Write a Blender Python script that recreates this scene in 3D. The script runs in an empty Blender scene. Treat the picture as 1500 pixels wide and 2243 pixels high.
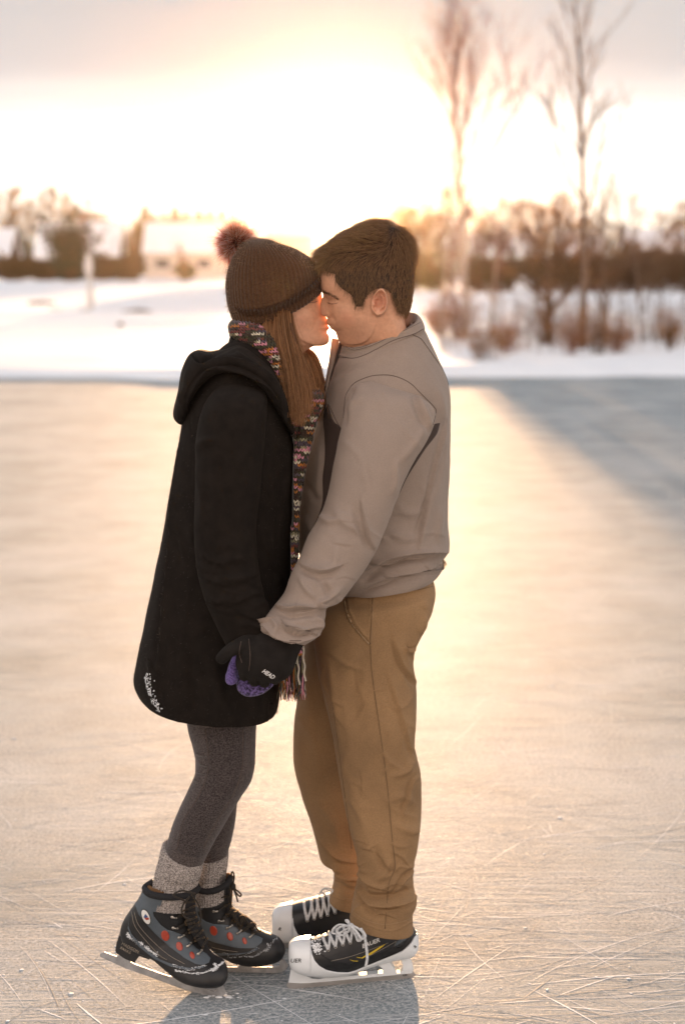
import bpy, bmesh, math, random
import numpy as np
from mathutils import Vector, Matrix
from mathutils.bvhtree import BVHTree

scene = bpy.context.scene
R_ = math.radians
# ------------------------------------------------------------------ camera
FP, CX, CY, CAMH = 4000.0, 750.0, 1121.5, 1.75      # focal length and centre in photo pixels, eye height
TH = math.atan((CY - 585.0) / FP)
cam_d = bpy.data.cameras.new('camera'); cam = bpy.data.objects.new('camera', cam_d)
scene.collection.objects.link(cam); scene.camera = cam
cam.location = (0, 0, CAMH); cam.rotation_euler = (math.pi/2 - TH, 0, 0)
cam_d.sensor_fit = 'HORIZONTAL'; cam_d.sensor_width = 24.0; cam_d.lens = 24.0 * FP / 1500.0
cam_d.clip_end = 5000; cam_d.clip_start = 0.05
cam_d.dof.use_dof = True; cam_d.dof.focus_distance = 4.28; cam_d.dof.aperture_fstop = 2.6
# ------------------------------------------------------------------ sky, sun, exposure
SUN_EL, SUN_AZ = 2.6, 0.0           # degrees above the horizon / right of straight ahead
world = bpy.data.worlds.new('World'); scene.world = world; world.use_nodes = True
wn = world.node_tree; wn.nodes.clear()
def wnode(t, **k):
    n = wn.nodes.new(t)
    for a, b in k.items(): setattr(n, a, b)
    return n
sky = wnode('ShaderNodeTexSky', sky_type='NISHITA', sun_disc=False, sun_elevation=R_(SUN_EL), sun_rotation=R_(SUN_AZ),
            air_density=1.6, dust_density=3.0, ozone_density=1.0)
bg = wnode('ShaderNodeBackground'); wout = wnode('ShaderNodeOutputWorld')
tc = wnode('ShaderNodeTexCoord'); sep = wnode('ShaderNodeSeparateXYZ')
wn.links.new(tc.outputs['Generated'], sep.inputs[0])
mp = wnode('ShaderNodeMapping'); mp.inputs['Scale'].default_value = (3.0, 3.0, 34.0)
wn.links.new(tc.outputs['Generated'], mp.inputs[0])
ns = wnode('ShaderNodeTexNoise'); ns.inputs['Scale'].default_value = 1.3; ns.inputs['Detail'].default_value = 4.0
wn.links.new(mp.outputs[0], ns.inputs['Vector'])
ma = wnode('ShaderNodeMath', operation='MULTIPLY_ADD'); ma.inputs[1].default_value = 0.05; 
wn.links.new(ns.outputs['Fac'], ma.inputs[0]); wn.links.new(sep.outputs['Z'], ma.inputs[2])
cr = wnode('ShaderNodeValToRGB')
wn.links.new(ma.outputs[0], cr.inputs[0])
cloud = [(0.0, (11, 9.5, 7.6)), (0.075, (12.5, 11.6, 10.2)), (0.100, (11.5, 11, 10.3)), (0.116, (7.6, 7.2, 6.9)), (0.135, (5.8, 5.5, 5.4)),
         (0.19, (5.0, 4.88, 4.88)), (0.42, (5.2, 5.4, 5.8)), (1.0, (5.0, 5.5, 6.3))]
while len(cr.color_ramp.elements) < len(cloud): cr.color_ramp.elements.new(0.5)
for e, (p, c) in zip(cr.color_ramp.elements, cloud):
    e.position = p; e.color = (*[v/40 for v in c], 1)
mul = wnode('ShaderNodeVectorMath', operation='SCALE'); mul.inputs['Scale'].default_value = 20.0
wn.links.new(cr.outputs[0], mul.inputs[0])
mx = wnode('ShaderNodeMix', data_type='RGBA'); mx.inputs[0].default_value = 0.994
wn.links.new(sky.outputs[0], mx.inputs[6]); wn.links.new(mul.outputs[0], mx.inputs[7])
# thin cloud lit up round the sun
sd = Vector((math.sin(R_(SUN_AZ)), math.cos(R_(SUN_AZ)), math.tan(R_(2.2)))).normalized()
dt = wnode('ShaderNodeVectorMath', operation='DOT_PRODUCT'); dt.inputs[1].default_value = sd
wn.links.new(tc.outputs['Generated'], dt.inputs[0])
pw = wnode('ShaderNodeMath', operation='POWER'); pw.inputs[1].default_value = 900.0
wn.links.new(dt.outputs['Value'], pw.inputs[0])
mxp = wnode('ShaderNodeMath', operation='MAXIMUM'); mxp.inputs[1].default_value = 0.0
wn.links.new(dt.outputs['Value'], mxp.inputs[0]); wn.links.new(mxp.outputs[0], pw.inputs[0])
glow = wnode('ShaderNodeMix', data_type='RGBA', blend_type='ADD'); glow.inputs[7].default_value = (8, 5.6, 3.2, 1)
wn.links.new(pw.outputs[0], glow.inputs[0]); wn.links.new(mx.outputs[2], glow.inputs[6])
bk = wnode('ShaderNodeMapRange'); bk.inputs[1].default_value = .3; bk.inputs[2].default_value = -.8; wn.links.new(sep.outputs['Y'], bk.inputs[0])
opp = wnode('ShaderNodeMix', data_type='RGBA', blend_type='MULTIPLY'); opp.inputs[7].default_value = (2.3, 1.88, 1.58, 1)  # sky behind the camera brightened and warmed, added as fill on the couple
wn.links.new(bk.outputs[0], opp.inputs[0]); wn.links.new(glow.outputs[2], opp.inputs[6]); wn.links.new(opp.outputs[2], bg.inputs['Color'])
bg.inputs['Strength'].default_value = 0.05
wn.links.new(bg.outputs[0], wout.inputs['Surface'])

sun_d = bpy.data.lights.new('sun', 'SUN'); sun = bpy.data.objects.new('sun', sun_d); scene.collection.objects.link(sun)
sun_d.energy = 4.2; sun_d.angle = R_(0.6); sun_d.color = (1.0, 0.60, 0.32)
sun.rotation_euler = (math.pi/2 - R_(SUN_EL), 0, math.pi - R_(SUN_AZ))   # shines towards the camera
scene.view_settings.view_transform = 'Standard'; scene.view_settings.look = 'None'
scene.view_settings.exposure = 2.32; scene.view_settings.gamma = 1.0
scene.render.engine = 'CYCLES'; scene.cycles.use_denoising = True
scene.cycles.volume_bounces = 0; scene.cycles.max_bounces = 8; scene.cycles.sample_clamp_indirect = 6

# ------------------------------------------------------------------ helpers
RT = np.array((1.0, 0, 0)); FW = np.array((0, math.cos(TH), -math.sin(TH))); UP = np.array((0, math.sin(TH), math.cos(TH)))
def ray(px, py):
    px = np.asarray(px, float); py = np.asarray(py, float)
    return FW*FP + (px-CX)[..., None]*RT + (CY-py)[..., None]*UP
def P(px, py, Y):
    d = ray(px, py); t = np.asarray(Y, float)/d[..., 1]
    return np.array((0, 0, CAMH)) + d*t[..., None]
def proj(V):
    q = V - np.array((0, 0, CAMH)); z = q@FW
    return np.stack((CX + FP*(q@RT)/z, CY - FP*(q@UP)/z), -1)
def GY(py, z=0.0):                    # distance at which the view line of this row meets height z
    d = ray(CX, py); return float(d[1]*(z-CAMH)/d[2])
def GP(px, py, z=0.0):
    return P(px, py, GY(py, z))
def crs(A, k):                        # smooth curve through rows of A, k steps a segment
    A = np.asarray(A, float); n = len(A); out = []
    Q = np.vstack((2*A[0]-A[1], A, 2*A[-1]-A[-2]))
    for i in range(n-1):
        p0, p1, p2, p3 = Q[i], Q[i+1], Q[i+2], Q[i+3]
        for j in range(k):
            t = j/k
            out.append(0.5*((2*p1)+(-p0+p2)*t+(2*p0-5*p1+4*p2-p3)*t*t+(-p0+3*p1-3*p2+p3)*t**3))
    out.append(A[-1]); return np.array(out)
def smooth(a, b, x):
    t = np.clip((x-a)/(b-a), 0, 1); return t*t*(3-2*t)

def srgb(r, g, b):
    f = lambda c: (c/255/12.92 if c/255 <= .04045 else ((c/255+.055)/1.055)**2.4)
    return (f(r), f(g), f(b))
class NT:
    def __init__(s, name):
        s.m = bpy.data.materials.new(name); s.m.use_nodes = True; s.t = s.m.node_tree
        s.b = s.t.nodes['Principled BSDF']; s.out = s.t.nodes['Material Output']
    def n(s, t, ins=None, **k):
        x = s.t.nodes.new(t)
        for a, b in k.items(): setattr(x, a, b)
        for a, b in (ins or {}).items():
            if hasattr(b, 'is_output') or isinstance(b, bpy.types.NodeSocket): s.t.links.new(b, x.inputs[a])
            else: x.inputs[a].default_value = b
        return x
    def L(s, a, b): s.t.links.new(a, b)
    def math(s, op, a, b=None, c=None):
        ins = {0: a}
        if b is not None: ins[1] = b
        if c is not None: ins[2] = c
        return s.n('ShaderNodeMath', ins, operation=op).outputs[0]
    def mix(s, f, a, b, mode='MIX'):
        x = s.n('ShaderNodeMix', {0: f, 6: a, 7: b}, data_type='RGBA', blend_type=mode); return x.outputs[2]
    def ramp(s, f, pts):
        x = s.n('ShaderNodeValToRGB', {0: f}); r = x.color_ramp
        while len(r.elements) < len(pts): r.elements.new(.5)
        for e, (p, c) in zip(r.elements, pts):
            e.position = p; e.color = (c, c, c, 1) if isinstance(c, (int, float)) else (*c[:3], 1)
        return x.outputs[0]
    def obj(s, scale=(1, 1, 1), rot=(0, 0, 0), src='Object'):
        c = s.n('ShaderNodeTexCoord'); return s.n('ShaderNodeMapping', {0: c.outputs[src], 'Scale': scale, 'Rotation': rot}).outputs[0]
    def noise(s, vec, scale, detail=3, rough=.55, dist=0):
        return s.n('ShaderNodeTexNoise', {'Vector': vec, 'Scale': scale, 'Detail': detail, 'Roughness': rough, 'Distortion': dist}).outputs['Fac']
    def bump(s, h, strength=.3, dist=.002, nrm=None):
        ins = {'Height': h, 'Strength': strength, 'Distance': dist}
        if nrm is not None: ins['Normal'] = nrm
        x = s.n('ShaderNodeBump', ins).outputs[0]; s.L(x, s.b.inputs['Normal']); return x
def c4(c): return (*c, 1) if len(c) == 3 else c
def mat(name, col, rough=.6, var=.12, vscale=30, bump=.2, bscale=400, bdist=.001, metal=0, sheen=0, sheen_tint=None, spec=.5, coat=0, sss=0, trans=0, weave=None, grain=0, gscale=330):
    """general procedural surface: colour variation, fine relief, optional weave / knit"""
    k = NT(name); b = k.b; v = k.obj()
    nz = k.noise(v, vscale, 4)
    f = k.ramp(nz, [(.3, 0.0), (.7, 1.0)])
    lo = c4([x*(1-var) for x in col]); hi = c4([min(1, x*(1+var)) for x in col])
    cc = k.mix(f, lo, hi)
    if grain: cc = k.mix(k.ramp(k.noise(v, gscale, 3, .7), [(.33, 0), (.67, 1)]), k.mix(1.0, cc, c4((1-grain,)*3), 'MULTIPLY'), k.mix(1.0, cc, c4((1+grain,)*3), 'MULTIPLY'))
    k.L(cc, b.inputs['Base Color'])
    b.inputs['Roughness'].default_value = rough; b.inputs['Metallic'].default_value = metal
    b.inputs['Specular IOR Level'].default_value = spec
    if sheen: b.inputs['Sheen Weight'].default_value = sheen; b.inputs['Sheen Tint'].default_value = c4(sheen_tint or col); b.inputs['Sheen Roughness'].default_value = .4
    if coat: b.inputs['Coat Weight'].default_value = coat; b.inputs['Coat Roughness'].default_value = .25
    if sss: b.inputs['Subsurface Weight'].default_value = sss; b.inputs['Subsurface Radius'].default_value = (1, .35, .2); b.inputs['Subsurface Scale'].default_value = .008
    if bump: 
        h = k.noise(v, bscale, 2)
        if weave:
            w1 = k.n('ShaderNodeTexWave', {'Vector': k.obj(rot=(0, R_(45), 0)), 'Scale': weave, 'Distortion': 1.0, 'Detail': 1.0}, bands_direction='X').outputs['Fac']
            h = k.math('ADD', h, w1)
        k.bump(h, bump, bdist)
    if trans: b.inputs['Transmission Weight'].default_value = trans
    return k.m
def vcol_mat(name, rough=.7, trans=0.0, sheen=0, spec=.3, bump=0):
    """colour from the strand / yarn itself; optional light passing through"""
    k = NT(name); a = k.n('ShaderNodeAttribute', attribute_name='yarn')
    k.L(a.outputs['Color'], k.b.inputs['Base Color']); k.b.inputs['Roughness'].default_value = rough
    k.b.inputs['Specular IOR Level'].default_value = spec
    if sheen: k.b.inputs['Sheen Weight'].default_value = sheen
    if trans:
        t = k.n('ShaderNodeBsdfTranslucent', {'Color': a.outputs['Color']})
        m = k.n('ShaderNodeMixShader', {0: trans, 1: k.b.outputs[0], 2: t.outputs[0]}); k.L(m.outputs[0], k.out.inputs['Surface'])
    return k.m

def link(name, me, m=None, parent=None, smooth_=True):
    o = bpy.data.objects.new(name, me); scene.collection.objects.link(o)
    if m is not None:
        for x in (m if isinstance(m, (list, tuple)) else [m]): me.materials.append(x)
    if smooth_ and len(me.polygons): me.polygons.foreach_set('use_smooth', [True]*len(me.polygons))
    if parent is not None: o.parent = parent; o.matrix_parent_inverse = parent.matrix_world.inverted() if False else Matrix.Translation(-Vector(parent.location))
    return o
def mesh(name, V, Fc, m=None, parent=None, smooth_=True, col=None):
    me = bpy.data.meshes.new(name); me.from_pydata([tuple(v) for v in np.asarray(V)], [], [tuple(f) for f in Fc]); me.update()
    if col is not None:
        a = me.attributes.new('yarn', 'FLOAT_COLOR', 'POINT'); c = np.ones((len(V), 4)); c[:, :3] = col; a.data.foreach_set('color', c.ravel())
    return link(name, me, m, parent, smooth_)
def tag(o, label=None, cat=None, group=None, kind=None):
    if label: o['label'] = label
    if cat: o['category'] = cat
    if group: o['group'] = group
    if kind: o['kind'] = kind
    return o
def empty(name, loc):
    o = bpy.data.objects.new(name, None); scene.collection.objects.link(o); o.location = loc; o.empty_display_size = .1; return o

def gridfaces(nv, nu, closed=True, off=0):
    i = np.arange(nv-1)[:, None]; j = np.arange(nu if closed else nu-1)[None, :]
    a = i*nu+j; b = i*nu+(j+1) % nu; c = (i+1)*nu+(j+1) % nu; d = (i+1)*nu+j
    return (np.stack((a, d, c, b), -1).reshape(-1, 4)+off)
def normals(G):                       # grid normals, closed in u
    du = np.roll(G, -1, 1)-np.roll(G, 1, 1); dv = np.empty_like(G); dv[1:-1] = G[2:]-G[:-2]; dv[0] = G[1]-G[0]; dv[-1] = G[-1]-G[-2]
    n = np.cross(du, dv); l = np.linalg.norm(n, axis=-1, keepdims=True); n /= np.maximum(l, 1e-9)
    c = G.mean(1, keepdims=True); s = np.sign(((G-c)*n).sum(-1).mean()) or 1
    return n*s
def seg_dist(q, poly):
    poly = np.asarray(poly, float); L = np.linalg.norm(np.diff(poly, axis=0), axis=1); tot = L.sum(); acc = 0
    bd = np.full(q.shape[:-1], 1e9); bs = np.zeros(q.shape[:-1]); bt = np.zeros(q.shape[:-1])
    for k in range(len(poly)-1):
        a = poly[k]; d = poly[k+1]-a; t = np.clip(((q-a)@d)/(d@d), 0, 1); c = a+t[..., None]*d; e = q-c; dd = np.linalg.norm(e, axis=-1)
        s = d[0]*(q[..., 1]-a[1])-d[1]*(q[..., 0]-a[0])
        m = dd < bd; bd = np.where(m, dd, bd); bs = np.where(m, np.sign(s), bs); bt = np.where(m, (acc+t*L[k])/tot, bt); acc += L[k]
    return bd, bs, bt
FOLDK = 1.5
def folds(G, fl, both=False):
    """press folds and seams (lines traced over the cloth) into a surface grid"""
    N = normals(G); q = proj(G); D = np.zeros(G.shape[:-1])
    for f in fl:
        pl, w, h = f[0], f[1], f[2]; kind = f[3] if len(f) > 3 else 'r'
        pl = crs(pl, 5) if len(pl) > 2 else np.asarray(pl, float)
        bd, bs, bt = seg_dist(q, pl)
        if kind == 's':
            pr = np.where(bs < 0, np.exp(-bd/w), np.exp(-(bd/(w*.25))**2)) - .45*np.where(bs > 0, np.exp(-((bd-w*.35)/(w*.5))**2), 0)
        elif kind == 'g': pr = -np.exp(-(bd/w)**2)
        else: pr = np.exp(-(bd/w)**2)
        tp = np.sin(np.pi*np.clip(bt*.94+.03, 0, 1))**.5 if kind != 'g' else 1.0
        D += h*pr*tp*(1.0 if both or kind == 'g' else FOLDK)
    cam_v = np.array((0, 0, CAMH))-G; cam_v /= np.linalg.norm(cam_v, axis=-1, keepdims=True)
    w = 1.0 if both else smooth(-.05, .35, (N*cam_v).sum(-1))
    return G+N*(D*w)[..., None]
def ripple(G, amp, f=(18, 18, 18), seed=0, oct_=4):
    """low random swell of a cloth surface"""
    rs = np.random.RandomState(seed); D = np.zeros(G.shape[:-1])
    for k in range(oct_*3):
        a = rs.normal(size=3)*np.array(f)*(1+k*.35); ph = rs.uniform(0, 6.28)
        D += np.sin(G@a+ph+1.5*np.sin(G@(a[::-1]*.6)+ph*2))/(1+k*.45)
    return G+normals(G)*(D*amp/2.5)[..., None]
def section(n, nu, t0=0.0, t1=2*math.pi, end=False):
    t = np.linspace(t0, t1, nu, endpoint=end); c, s = np.cos(t), np.sin(t); e = 2.0/n
    return np.sign(c)*np.abs(c)**e, np.sign(s)*np.abs(s)**e
def loftgrid(st, k=8, nu=64, n=2.2, grow=0.0):
    """rings between a left and a right outline: rows (Lx,Ly,Rx,Ry,half thickness,distance[,sag px])"""
    S = crs([tuple(r)+(0,)*(7-len(r)) for r in st], k)
    Lp = P(S[:, 0], S[:, 1], S[:, 5]); Rp = P(S[:, 2], S[:, 3], S[:, 5]); C = (Lp+Rp)/2; A = (Rp-Lp)/2
    if grow:
        l = np.linalg.norm(A, axis=1, keepdims=True); A = A*(1+grow/np.maximum(l, 1e-4)); S[:, 4] = np.maximum(S[:, 4]+grow, 1e-4)
    cx, sy = section(n, nu)
    G = C[:, None]+A[:, None]*cx[None, :, None]
    G[..., 1] -= S[:, 4][:, None]*sy[None]
    G[..., 2] -= (S[:, 6]/910)[:, None]*np.clip(sy[None], -1, 1)
    return G
def inset(st, dx, kt=.8): 
    out = []
    for r in st:
        r = list(r); d = np.array((r[2]-r[0], r[3]-r[1])); l = np.linalg.norm(d); u = d/max(l, 1e-6); m = min(dx, l*.35)
        r[0] += u[0]*m; r[1] += u[1]*m; r[2] -= u[0]*m; r[3] -= u[1]*m; r[4] *= kt; out.append(tuple(r))
    return out
class Bag:
    """collects grids and loose pieces into one mesh"""
    def __init__(s): s.V = []; s.F = []; s.C = []; s.n = 0
    def add(s, V, F, col=None):
        V = np.asarray(V).reshape(-1, 3); s.V.append(V); s.F += [tuple(int(i)+s.n for i in f) for f in F]; s.n += len(V)
        s.C.append(np.broadcast_to(np.asarray(col if col is not None else (1, 1, 1), float), (len(V), 3))); return s
    def grid(s, G, cap0=None, cap1=None, closed=True, col=None):
        G = [G]; A = G[0]; nv, nu = A.shape[:2]
        def turned(row, inner, k=.012, dep=.05):
            c = row.mean(0); d = inner-row; d /= np.maximum(np.linalg.norm(d, axis=-1, keepdims=True), 1e-9)
            out = []
            for a, b in ((k*.5, -.1*k), (k, .3*k), (k*1.1, dep)):
                r = row+(c-row)/np.maximum(np.linalg.norm(c-row, axis=-1, keepdims=True), 1e-9)*a+d*b; out.append(r)
            return out
        if cap1 == 'turn': A = np.concatenate((A, np.array(turned(A[-1], A[-4]))))
        if cap0 == 'turn': A = np.concatenate((np.array(turned(A[0], A[3]))[::-1], A))
        nv = len(A); F = list(map(tuple, gridfaces(nv, nu, closed)))
        V = A.reshape(-1, 3)
        if cap0 == 'fan': V = np.vstack((V, A[0].mean(0))); c = len(V)-1; F += [(c, j, (j+1) % nu) for j in range(nu)]
        if cap1 == 'fan': V = np.vstack((V, A[-1].mean(0))); c = len(V)-1; b = (nv-1)*nu; F += [(c, b+(j+1) % nu, b+j) for j in range(nu)]
        return s.add(V, F, col)
    def tube(s, pts, r, sides=6, col=None, cap=True):
        pts = np.asarray(pts, float); n = len(pts); r = np.broadcast_to(np.asarray(r, float), (n,))
        T = np.gradient(pts, axis=0); T /= np.maximum(np.linalg.norm(T, axis=1, keepdims=True), 1e-9)
        ref = np.array((0.13, .97, .2)); A = np.cross(T, ref); A /= np.maximum(np.linalg.norm(A, axis=1, keepdims=True), 1e-9); B = np.cross(T, A)
        t = np.linspace(0, 2*np.pi, sides, endpoint=False)
        G = pts[:, None]+r[:, None, None]*(A[:, None]*np.cos(t)[None, :, None]+B[:, None]*np.sin(t)[None, :, None])
        return s.grid(G, 'fan' if cap else None, 'fan' if cap else None, col=col)
    def ell(s, c, r, nu=10, nv=6, rot=None, col=None):
        th = np.linspace(0.05, np.pi-.05, nv); ph = np.linspace(0, 2*np.pi, nu, endpoint=False)
        G = np.stack((np.sin(th)[:, None]*np.cos(ph), np.sin(th)[:, None]*np.sin(ph), np.cos(th)[:, None]*np.ones(nu)), -1)*np.asarray(r)
        if rot is not None: G = G@np.asarray(rot).T
        return s.grid(G+np.asarray(c), 'fan', 'fan', col=col)
    def box(s, c, h, rz=0, taper=1, col=None):
        c = np.asarray(c, float); x, y, z = h; q = []
        for dz, k in ((-z, 1), (z, taper)):
            for a, b in ((-1, -1), (1, -1), (1, 1), (-1, 1)):
                u, v = a*x*k, b*y*k; q.append((u*math.cos(rz)-v*math.sin(rz), u*math.sin(rz)+v*math.cos(rz), dz))
        return s.add(np.array(q)+c, [(3, 2, 1, 0), (4, 5, 6, 7), (0, 1, 5, 4), (1, 2, 6, 5), (2, 3, 7, 6), (3, 0, 4, 7)], col)
    def build(s, name, m=None, parent=None, smooth_=True, col=False):
        return mesh(name, np.vstack(s.V), s.F, m, parent, smooth_, np.vstack(s.C) if col else None)
def tubes(paths, r, sides=3):
    """many strands at once: paths (n,k,3), radii (n,k) or (k,) -> V,F"""
    n, k = paths.shape[:2]; r = np.broadcast_to(np.asarray(r, float), (n, k))
    T = np.gradient(paths, axis=1); T /= np.maximum(np.linalg.norm(T, axis=-1, keepdims=True), 1e-9)
    A = np.cross(T, np.array((.31, .9, .3))); A /= np.maximum(np.linalg.norm(A, axis=-1, keepdims=True), 1e-9); B = np.cross(T, A)
    t = np.linspace(0, 2*np.pi, sides, endpoint=False)
    G = paths[:, :, None]+r[..., None, None]*(A[:, :, None]*np.cos(t)[None, None, :, None]+B[:, :, None]*np.sin(t)[None, None, :, None])
    f = gridfaces(k, sides); F = (f[None]+(np.arange(n)*k*sides)[:, None, None]).reshape(-1, 4)
    return G.reshape(-1, 3), F
def strand_obj(name, paths, r, m, parent, col=None, sides=3):
    V, F = tubes(paths, r, sides); c = None
    if col is not None: c = np.repeat(np.asarray(col).reshape(-1, 3), sides, axis=0)
    return mesh(name, V, F.tolist(), m, parent, True, c)
def bvh_of(*objs):
    V = []; F = []; n = 0
    for o in objs:
        me = o.data; v = np.empty(len(me.vertices)*3); me.vertices.foreach_get('co', v); v = v.reshape(-1, 3)
        V += [tuple(x) for x in v]; F += [tuple(i+n for i in p.vertices) for p in me.polygons]; n += len(v)
    return BVHTree.FromPolygons(V, F)
CAMV = Vector((0, 0, CAMH))
def onto(bvh, px, py, off=.001, dflt=None):
    d = Vector(ray(px, py)).normalized(); h = bvh.ray_cast(CAMV, d)
    if h[0] is None:
        return None if dflt is None else P(px, py, dflt)
    n = h[1] if h[1].dot(d) < 0 else -h[1]
    return np.array(h[0]+(n*.6-d*.4)*off)
def rand_folds(seed, n, poly, ang, spread, L, w, h, kinds='sr'):
    """small irregular creases scattered over a traced area"""
    q = np.random.RandomState(seed); xs_ = [a for a, b in poly]; ys_ = [b for a, b in poly]; out = []
    while len(out) < n:
        x, y = q.uniform(min(xs_), max(xs_)), q.uniform(min(ys_), max(ys_))
        if not inpoly(x, y, poly): continue
        a = R_(ang+q.normal()*spread); l = L*q.uniform(.5, 1.5)/2; b = q.normal()*l*.25; c, s = math.cos(a), math.sin(a)
        out.append(([(x-c*l, y-s*l), (x-s*b, y+c*b), (x+c*l, y+s*l)], w*q.uniform(.6, 1.4), h*q.uniform(.4, 1.3), kinds[q.randint(len(kinds))]))
    return out
def inpoly(x, y, poly):
    c = False; j = len(poly)-1
    for i in range(len(poly)):
        xi, yi = poly[i]; xj, yj = poly[j]
        if (yi > y) != (yj > y) and x < (xj-xi)*(y-yi)/(yj-yi)+xi: c = not c
        j = i
    return c
def fuzz(name, grids, n, L, r, m, parent, col, seed=1, out=.75, fall=.3, face=-9):
    """short loose fibres standing off a knitted or woollen surface"""
    q = np.random.RandomState(seed); pts = []; nn = []
    for G in grids:
        N = normals(G); pts.append(G.reshape(-1, 3)); nn.append(N.reshape(-1, 3))
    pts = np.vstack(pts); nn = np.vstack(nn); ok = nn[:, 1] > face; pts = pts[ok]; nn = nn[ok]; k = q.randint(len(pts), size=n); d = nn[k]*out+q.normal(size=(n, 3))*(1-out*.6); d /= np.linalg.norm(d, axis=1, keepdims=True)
    l = L*q.uniform(.3, 1.4, (n, 1)); c = q.normal(size=(n, 3))*.5; paths = np.stack([pts[k]+d*l*f+c*l*f*f*.5-np.array((0, 0, fall))*l*f*f for f in (0, .4, .7, 1)], 1)
    return strand_obj(name, paths, np.array([1, .9, .7, .3])*r, m, parent, np.tile(col, (n*4, 1)))
def line_on(bvh, pts, off=.001, step=4, k=6):
    """polyline traced in the picture laid onto a surface"""
    c = crs(pts, k) if len(pts) > 2 else np.linspace(pts[0], pts[1], 12)
    out = [onto(bvh, x, y, off) for x, y in c]; return np.array([p for p in out if p is not None])
def seam(name, bvh, lines, r, m, parent, off=.0004, sides=5):
    b = Bag()
    for l in lines:
        p = line_on(bvh, l, off)
        if len(p) > 2: b.tube(p, r, sides)
    return b.build(name, m, parent) if b.n else None
def patch_mesh(poly, holes=()):
    """triangulated flat outline in pixel units (with holes)"""
    cu = bpy.data.curves.new('t', 'CURVE'); cu.dimensions = '2D'; cu.fill_mode = 'BOTH'
    for pl in [poly]+list(holes):
        s = cu.splines.new('POLY'); s.points.add(len(pl)-1); s.use_cyclic_u = True
        for i, (x, y) in enumerate(pl): s.points[i].co = (x, y, 0, 1)
    o = bpy.data.objects.new('t', cu); scene.collection.objects.link(o)
    dg = bpy.context.evaluated_depsgraph_get(); me = bpy.data.meshes.new_from_object(o.evaluated_get(dg)); bpy.data.objects.remove(o); return me
def lay(me, bvh, off, sub=2.5, skirt=.002):
    """press a flat pixel-space mesh onto a surface, with a small thickness"""
    bm = bmesh.new(); bm.from_mesh(me); bmesh.ops.triangulate(bm, faces=bm.faces[:])
    for _ in range(6):
        ed = [e for e in bm.edges if e.calc_length() > sub*1.6]
        if not ed or len(bm.faces) > 30000: break
        bmesh.ops.subdivide_edges(bm, edges=ed, cuts=1); bmesh.ops.triangulate(bm, faces=bm.faces[:])
    dead = []; dirs = {}
    for v in bm.verts:
        p = onto(bvh, v.co.x, v.co.y, off)
        if p is None: dead.append(v)
        else: v.co = p
    bmesh.ops.delete(bm, geom=dead, context='VERTS')
    if skirt:
        be = [e for e in bm.edges if e.is_boundary]
        r = bmesh.ops.extrude_edge_only(bm, edges=be)
        for g in r['geom']:
            if isinstance(g, bmesh.types.BMVert):
                g.co = g.co+(g.co-CAMV).normalized()*(off+skirt)
    bmesh.ops.recalc_face_normals(bm, faces=bm.faces[:])
    out = bpy.data.meshes.new('lay'); bm.to_mesh(out); bm.free(); return out
def decal(name, poly, bvh, m, parent, off=.001, sub=5, holes=(), round_=True, skirt=.0015):
    pl = crs(list(poly)+[poly[0]], 4)[:-1] if round_ else poly
    me = lay(patch_mesh(pl, holes), bvh, off, sub, skirt)
    me.name = name; return link(name, me, m, parent, smooth_=True)
def oval(cx, cy, a, b, rot=0, n=20):
    t = np.linspace(0, 2*np.pi, n, endpoint=False); c, s = math.cos(R_(rot)), math.sin(R_(rot))
    return [(cx+a*math.cos(q)*c-b*math.sin(q)*s, cy+a*math.cos(q)*s+b*math.sin(q)*c) for q in t]
def text_px(txt, x, y, size, rot=0, shear=0, sx=1, bold=0):
    """lettering as a flat mesh in pixel units, baseline start at x,y"""
    cu = bpy.data.curves.new('t', 'FONT'); cu.body = txt; cu.size = size; cu.offset = bold; cu.resolution_u = 2; cu.shear = 0
    o = bpy.data.objects.new('t', cu); scene.collection.objects.link(o)
    dg = bpy.context.evaluated_depsgraph_get(); me = bpy.data.meshes.new_from_object(o.evaluated_get(dg)); bpy.data.objects.remove(o)
    c, s = math.cos(R_(rot)), math.sin(R_(rot))
    for v in me.vertices:
        u = (v.co.x+shear*v.co.y)*sx; w = -v.co.y; v.co = (x+u*c-w*s, y+u*s+w*c, 0)
    return me
def letters(name, txt, x, y, size, bvh, m, parent, rot=0, shear=0, sx=1, off=.0012, bold=0):
    me = lay(text_px(txt, x, y, size, rot, shear, sx, bold), bvh, off, 3, 0); me.name = name; return link(name, me, m, parent, False)
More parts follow.
